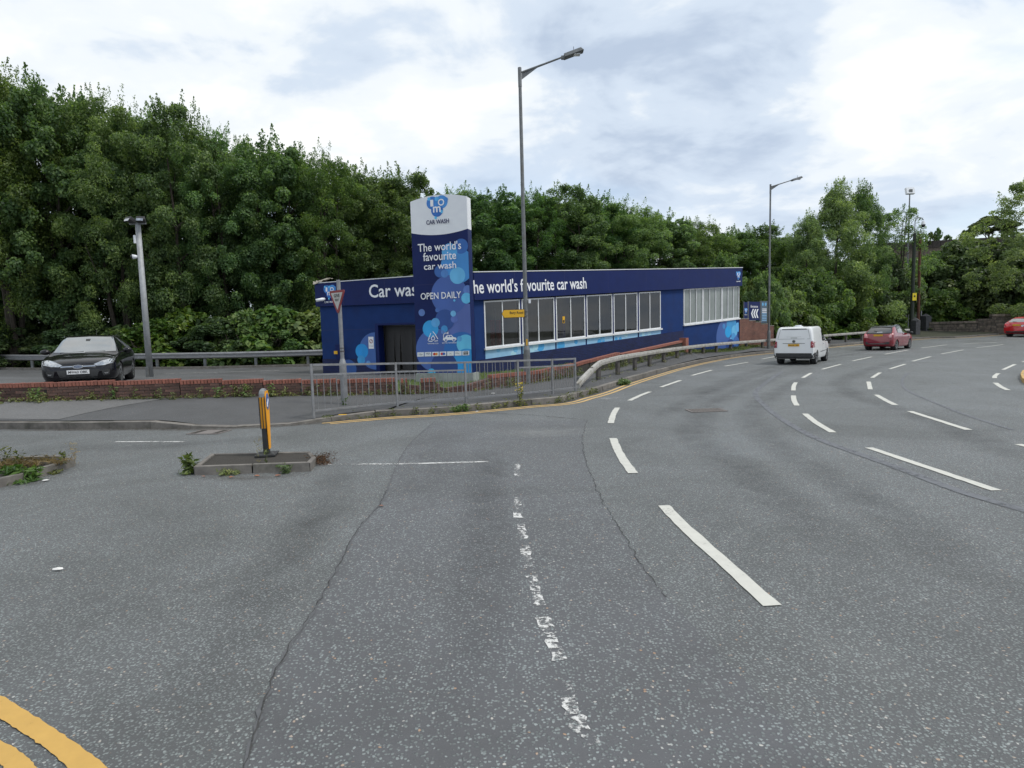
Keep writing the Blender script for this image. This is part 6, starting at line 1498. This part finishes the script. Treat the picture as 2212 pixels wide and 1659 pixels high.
RS = [(1560, 46, 552, 1.1, 'tree', 'young bright tree showing over the right end of the blue roof', 0), (1628, 41.5, 610, .75, 'knot', 'bright green sapling behind the narrow navy board', 0), (1652, 41, 592, .85, 'tree', 'bright green bush rising behind the entrance board', 0), (1692, 42.6, 624, 1.05, 'tree', 'leafy bush right of the second street lamp', 0),
      (1718, 43.8, 668, 1.0, 'knot', 'low pale green bush behind the white van roof', 0), (1705, 48, 580, 1.5, 'tree', 'rounded green bush below the left birch', 0), (1762, 47.5, 590, 1.5, 'tree', 'green bush at the foot of the tallest birch', 0), (1832, 48.5, 590, 1.5, 'tree', 'wide green bush right of the tallest birch foot', 0), (1898, 53.5, 556, 1.6, 'dark', 'dark bush left of the camera pole', 0), (1945, 56, 580, 1.5, 'tree', 'green bush just left of the camera pole', 0),
      (1768, 46.8, 676, 1.0, 'knot', 'low large leafed clump behind the barrier left of the dark red hatchback', 0), (1808, 48.6, 664, 1.1, 'knot', 'low large leafed clump behind the barrier above the white van bonnet', 0), (1858, 50, 668, 1.1, 'dark', 'low dark clump behind the barrier above the dark red hatchback', 0), (1905, 51, 668, 1.0, 'knot', 'low large leafed clump behind the barrier right of the dark red hatchback', 0), (1922, 55, 668, .8, 'tree', 'low green clump at the left gatepost', 0),
      (2006, 60, 556, 1.7, 'tree', 'green bush between the rusty pole and the dark tree mass', 0), (2068, 60, 536, 2.2, 'dark', 'broad dark tree left of centre above the sandstone wall', 0), (2128, 59, 528, 2.3, 'dark', 'broad dark tree right of centre above the sandstone wall', 0), (2190, 57, 530, 2.0, 'dark', 'broad dark tree above the bright red hatchback', 0), (2250, 56, 516, 2.0, 'tree', 'green tree at the right edge above the bright red hatchback', 0),
      (2030, 56, 640, 1.05, 'knot', 'yellow green bush behind the left part of the sandstone wall', 0), (2072, 56, 664, .9, 'tree', 'small green bush behind the sandstone wall step', 0), (1988, 53.2, 700, .5, 'knot', 'low clump between the stone gateposts', 0), (2060, 70, 540, 2.2, 'tree', 'pale green bush growing on the viaduct slope', 0), (2140, 68, 532, 2.4, 'tree', 'green bush on the viaduct slope near the right edge', 0), (2000, 72, 552, 2.0, 'tree', 'green bush on the viaduct slope near the rusty pole', 0),
      (1840, 70, 590, 2.4, 'tree', 'far green tree behind the birches', 0), (1920, 68, 600, 2.4, 'dark', 'far dark tree behind the thin open birch', 0), (1775, 66, 560, 2.4, 'tree', 'far green tree left of the tallest birch', 0)]
for i, (px, Yd, ty, sx, kd, lab, _) in enumerate(RS):
    x = D(px, 700, Yd)[0]; h = D(px, ty, Yd)[2] - terr(x, Yd); place('shrub' if h < 5 else 'bushy_tree', ('foliage', 'stems'), (SHR[kd][i % 2], STEM), x, Yd, sx, h / 2.8, lab, 'shrub' if h < 5 else 'tree')
t = thing('far_tree', 'small dark tree silhouetted on top of the viaduct', 'tree', D(2138, 512, 104)); t.scale = (2.0, 2.0, 1.15)
for pn, me in (('foliage', SHR['dark'][0]), ('stems', STEM)): o_ = link(bpy.data.objects.new(pn, me)); o_.parent = t
# saplings sprouting on the viaduct
for k, px in enumerate((1985, 2010, 2026, 2048, 2082, 2096, 2196)):
    p = D(px, 520 - (px - 1985) * .05, 92); t = thing('sapling', 'thin sapling sprouting on the viaduct parapet, %s from the left' % ORD[k], 'sapling', (p[0], p[1], p[2] - .6), k, 'saplings on the viaduct'); t.scale = (.3, .3, .45 + .2 * (k % 3))
    o_ = link(bpy.data.objects.new('foliage', SHR['tree'][k % 2])); o_.parent = t

# weeds, grass, leaf litter
rngw = np.random.default_rng(77)
def sprig(p, h, n, leaf, spread, rng, asp=.35, up=.6):
    s = rng.uniform(size=(n, 1)) ** .8; a = rng.uniform(0, 6.283, (n, 1)); r = spread * (.25 + .75 * rng.uniform(size=(n, 1))) * (.4 + .6 * s)
    pos = np.array(p) + np.concatenate([np.cos(a) * r, np.sin(a) * r, s * h], 1); nr = np.concatenate([np.cos(a) * .5, np.sin(a) * .5, np.full((n, 1), up)], 1) + rng.normal(size=(n, 3)) * .4
    td = np.concatenate([np.cos(a), np.sin(a), np.full((n, 1), .6)], 1) + rng.normal(size=(n, 3)) * .3; l = leaf * rng.uniform(.6, 1.3, n); return leafq(pos, nr, l, l * asp, rng, td)
def blades(P, h, w, rng):
    n = len(P); a = rng.uniform(0, 6.283, n); td = np.stack([np.cos(a) * .45, np.sin(a) * .45, np.ones(n)], 1); nr = np.stack([np.sin(a), np.cos(a), np.zeros(n)], 1) + rng.normal(size=(n, 3)) * .3
    l = h * rng.uniform(.5, 1.3, n); P = np.array(P); P[:, 2] += l * .45; return leafq(P, nr, l, np.full(n, w), rng, td, .1)
def stuff(name, V, m_, label, cat):
    o_ = link(bpy.data.objects.new(name, npmesh(name, V, m_))); return tag(o_, label, cat, None, 'stuff')
# along the foot of the stepped wall
V = []; V2 = []
line = resample([w[:2] for w in WALL_A[2:]], .09)
for p in line:
    q = p + Vector((rngw.normal() * .05, -.07 - abs(rngw.normal()) * .10)); z = terr(q.x, q.y)
    V.append(sprig((q.x, q.y, z), rngw.uniform(.04, .14), 16, .07, .15, rngw))
    if rngw.uniform() < .22: V.append(sprig((q.x, q.y + .03, z), rngw.uniform(.15, .34), 34, .075, .11, rngw))
    if rngw.uniform() < .05: V2.append(sprig((q.x, q.y + .03, z), rngw.uniform(.22, .42), 46, .09, .13, rngw))
line = resample([w[:2] for w in WALL_B], .09)
for p in line:
    q = p + Vector((.10 + abs(rngw.normal()) * .12, -.10 - abs(rngw.normal()) * .08)); z = terr(q.x, q.y)
    V.append(sprig((q.x, q.y, z), rngw.uniform(.04, .14), 12, .06, .11, rngw))
    if rngw.uniform() < .4: V.append(sprig((q.x - .04, q.y + .04, z), rngw.uniform(.2, .45), 30, .08, .13, rngw))
stuff('weeds', np.concatenate(V), L_weed, 'low weeds along the foot of the brick walls', 'weeds'); stuff('weeds', np.concatenate(V2), L_fresh, 'fresh green weeds sprouting against the stepped brick wall', 'weeds')
# in the gutter under the guardrail
V = []; V2 = []
kk = [p for p in resample(ks, .12) if -3.6 < p.x < 2.4]
for p in kk:
    if rngw.uniform() < .95: V.append(sprig((p.x + rngw.normal() * .05, p.y - .06 + rngw.normal() * .04, 0), rngw.uniform(.03, .11), 12, .05, .09, rngw))
    if rngw.uniform() < .25: V.append(sprig((p.x, p.y - .05, 0), rngw.uniform(.1, .2), 26, .07, .11, rngw))
    if rngw.uniform() < .45: V.append(sprig((p.x + .1, p.y + .45 + rngw.normal() * .12, .125), rngw.uniform(.02, .06), 9, .04, .08, rngw))
for p in resample(ks, .3):
    if 2.4 < p.x < 14 and rngw.uniform() < .35: V.append(sprig((p.x - .3, p.y + .8, terr(p.x - .3, p.y + .8)), rngw.uniform(.03, .1), 12, .05, .12, rngw))
for x, y in AR[:12]: V.append(sprig((x, y - .1, terr(x, y)), .12, 30, .06, .2, rngw))
stuff('weeds', np.concatenate(V), L_weed, 'weeds growing in the gutter below the guardrail', 'weeds')
# grass on the verges
def in_strip(A, B, n):
    k = rngw.integers(0, len(A) - 1, n); f = rngw.uniform(size=n); t = rngw.uniform(size=n); out_ = []
    for i in range(n):
        a = A[k[i]] + (A[k[i] + 1] - A[k[i]]) * f[i]; c = B[k[i]] + (B[k[i] + 1] - B[k[i]]) * f[i]; q = a + (c - a) * t[i]; out_.append((q.x, q.y, terr(q.x, q.y) + .02))
    return np.array(out_)
stuff('grass', blades(in_strip(va, vb, 9000), .09, .016, rngw), L_grass, 'short grass around the totem sign and below the windows', 'grass')
stuff('grass', blades(in_strip(sb, sb2, 3500), .13, .03, rngw), L_weed, 'rough grass strip between the right hand footpath and the walls', 'grass')
def weed(name, px, py, z, parts, label, cat='weed'):
    p = G(px, py, z); t = thing(name, label, cat, p)
    for nm, m_, specs in parts:
        V = np.concatenate([sprig((p[0] + dx, p[1] + dy, p[2]), h, n, leaf, sp, rngw, asp, up) for dx, dy, h, n, leaf, sp, asp, up in specs]); o_ = link(bpy.data.objects.new(nm, npmesh(nm, V, m_))); adopt(o_, t); o_['kind'] = 'stuff'
    return t
weed('weed_clump', 405, 1024, 0, [('leaves', L_fresh, [(0, 0, .26, 90, .10, .08, .28, .2), (.06, .02, .2, 70, .09, .09, .3, .3), (.0, -.02, .06, 60, .06, .14, .4, .6)])], 'bright green weed clump at the left corner of the bollard island')
weed('weed_clump', 490, 1026, 0, [('leaves', L_weed, [(0, 0, .08, 80, .07, .14, .3, .5), (.1, .01, .06, 50, .06, .1, .3, .5)])], 'flat yellowish weed at the front kerb of the bollard island')
weed('weed_clump', 618, 1022, 0, [('leaves', L_dark, [(0, 0, .12, 80, .06, .12, .5, .5)])], 'dark leafy weed at the front kerb near the bollard')
weed('weed_clump', 694, 1000, 0, [('dry_stems', L_rusty, [(0, 0, .14, 260, .06, .24, .14, .4), (.08, -.1, .07, 160, .05, .22, .16, .6), (-.05, .1, .1, 140, .06, .2, .14, .4)])], 'rust brown dried moss heap at the right tip of the bollard island')
weed('weed_clump', 576, 1000, .1, [('leaves', L_weed, [(0, 0, .2, 36, .05, .05, .3, .3)]), ('dry_stems', L_dry, [(-.12, .05, .34, 26, .07, .08, .1, .2)])], 'thin straggly weed at the foot of the bollard')
weed('weed_clump', 45, 1040, 0, [('leaves', L_fresh, [(-.05, 0, .20, 150, .15, .17, .22, .3), (.14, .02, .17, 90, .12, .12, .25, .4), (-.2, .06, .16, 90, .14, .16, .2, .4), (.05, -.05, .05, 90, .14, .26, .2, .8)])], 'large tufted green weed spilling off the left island')
weed('dry_grass', 70, 1006, .1, [('dry_stems', L_dry, [(0, 0, .10, 240, .12, .3, .1, .4), (-.4, -.02, .10, 240, .12, .34, .1, .4), (.3, .08, .08, 120, .11, .2, .1, .4)]), ('leaves', L_weed, [(-.2, .0, .22, 60, .06, .1, .3, .3), (-.45, .1, .26, 60, .06, .08, .3, .3), (.35, .1, .16, 40, .07, .06, .4, .4)])], 'straw coloured dry grass on the left island', 'grass')
weed('weed_clump', 162, 1004, 0, [('dry_stems', L_dry, [(0, 0, .34, 70, .05, .10, .16, .2), (.0, 0, .2, 30, .04, .03, .2, .2)])], 'tall spindly dry weed at the tip of the left island')
weed('weed_clump', 120, 1024, 0, [('leaves', L_weed, [(0, 0, .05, 70, .05, .12, .4, .6)])], 'low moss weed under the left island kerb')
weed('weed_clump', 1345, 832, 0, [('leaves', L_fresh, [(0, 0, .18, 80, .16, .22, .4, .5), (.1, .1, .1, 40, .13, .2, .4, .6)])], 'broad leafed green weed in the gutter by the crash barrier end')
weed('weed_clump', 985, 890, 0, [('leaves', L_fresh, [(0, 0, .14, 90, .08, .2, .4, .5), (.2, .05, .16, 80, .08, .15, .4, .5)])], 'bright green weed patch in the gutter below the guardrail')
weed('flowering_weed', 1125, 872, .06, [('leaves', L_weed, [(0, 0, .42, 90, .08, .09, .35, .3)]), ('flowers', mat('yellow_flower', (.72, .52, .02), None, 9, .7), [(0, 0, .1, 1, .03, .02, .9, 1.0)] + [(dx, dy, .0, 5, .03, .035, .9, 1.0) for dx, dy in ()])], 'yellow flowered ragwort growing through the guardrail')
fl = bpy.data.objects['flowers'] if 'flowers' in bpy.data.objects else None
if fl:
    p = G(1125, 872, .06); P = np.array([(p[0] + rngw.normal() * .06, p[1] + rngw.normal() * .05, p[2] + rngw.uniform(.28, .5)) for _ in range(34)]); fl.data = npmesh('flowers', leafq(P, rngw.normal(size=(34, 3)) + np.array([0, -.6, .6]), np.full(34, .034), np.full(34, .03), rngw), MATS['yellow_flower'])
weed('weed_clump', 745, 880, .1, [('leaves', L_dark, [(0, 0, .22, 60, .07, .09, .4, .4)])], 'small dark weed at the foot of the give way post')
for k, (px, py) in enumerate(((740, 896), (706, 902))):
    p = G(px, py, .13); t = thing(('kerb_mark', 'weed_patch')[k], ('yellow painted mark on the kerb below the give way sign', 'yellowed weed patch on the kerb corner')[k], ('kerb mark', 'weed')[k], p)
    b = MB().box((p[0], p[1], p[2] + .004), (.16, .07, .006)) if k == 0 else None
    if b: b.build('paint_mark', M_signy, t)
    else:
        o_ = link(bpy.data.objects.new('leaves', npmesh('leaves', sprig(p, .05, 60, .05, .2, rngw), L_weed))); adopt(o_, t)
# litter
def litter(px, py, z, size, m_, label):
    p = G(px, py, z); rb = random.Random(px); n = 7; b = MB()
    pts = [(p[0] + size * math.cos(6.283 * k / n) * rb.uniform(.6, 1.1), p[1] + size * .6 * math.sin(6.283 * k / n) * rb.uniform(.6, 1.1), p[2] + .012 + rb.uniform(0, size * .25)) for k in range(n)]
    for k in range(n): b.v.append(pts[k])
    b.v.append((p[0], p[1], p[2] + .012 + size * .35))
    for k in range(n): b.f.append((k, (k + 1) % n, n))
    b.f.append(tuple(range(n))[::-1]); tag(b.build('litter', m_), label, 'litter')
litter(124, 1233, .0, .045, M_litter, 'white scrap of paper on the road at left')
litter(100, 1040, .0, .05, M_litter, 'cream scrap of litter in front of the left island')
litter(1065, 851, .12, .06, M_litter, 'white scrap of litter by the brick wall behind the guardrail')
litter(440, 1031, .0, .035, M_litter_r, 'orange brick fragment by the bollard island kerb'); litter(824, 1095, .0, .03, M_litter_r, 'orange dead leaf on the road seam'); litter(555, 1030, .0, .05, M_litter_r, 'brown dead leaf against the bollard island'); litter(600, 1029, .0, .04, M_litter_r, 'reddish dead leaf in front of the bollard island'); litter(500, 1033, .0, .045, M_litter_r, 'curled brown leaf in front of the bollard island')
litter(1030, 890, .0, .04, M_litter, 'white scrap of litter in the gutter below the guardrail')
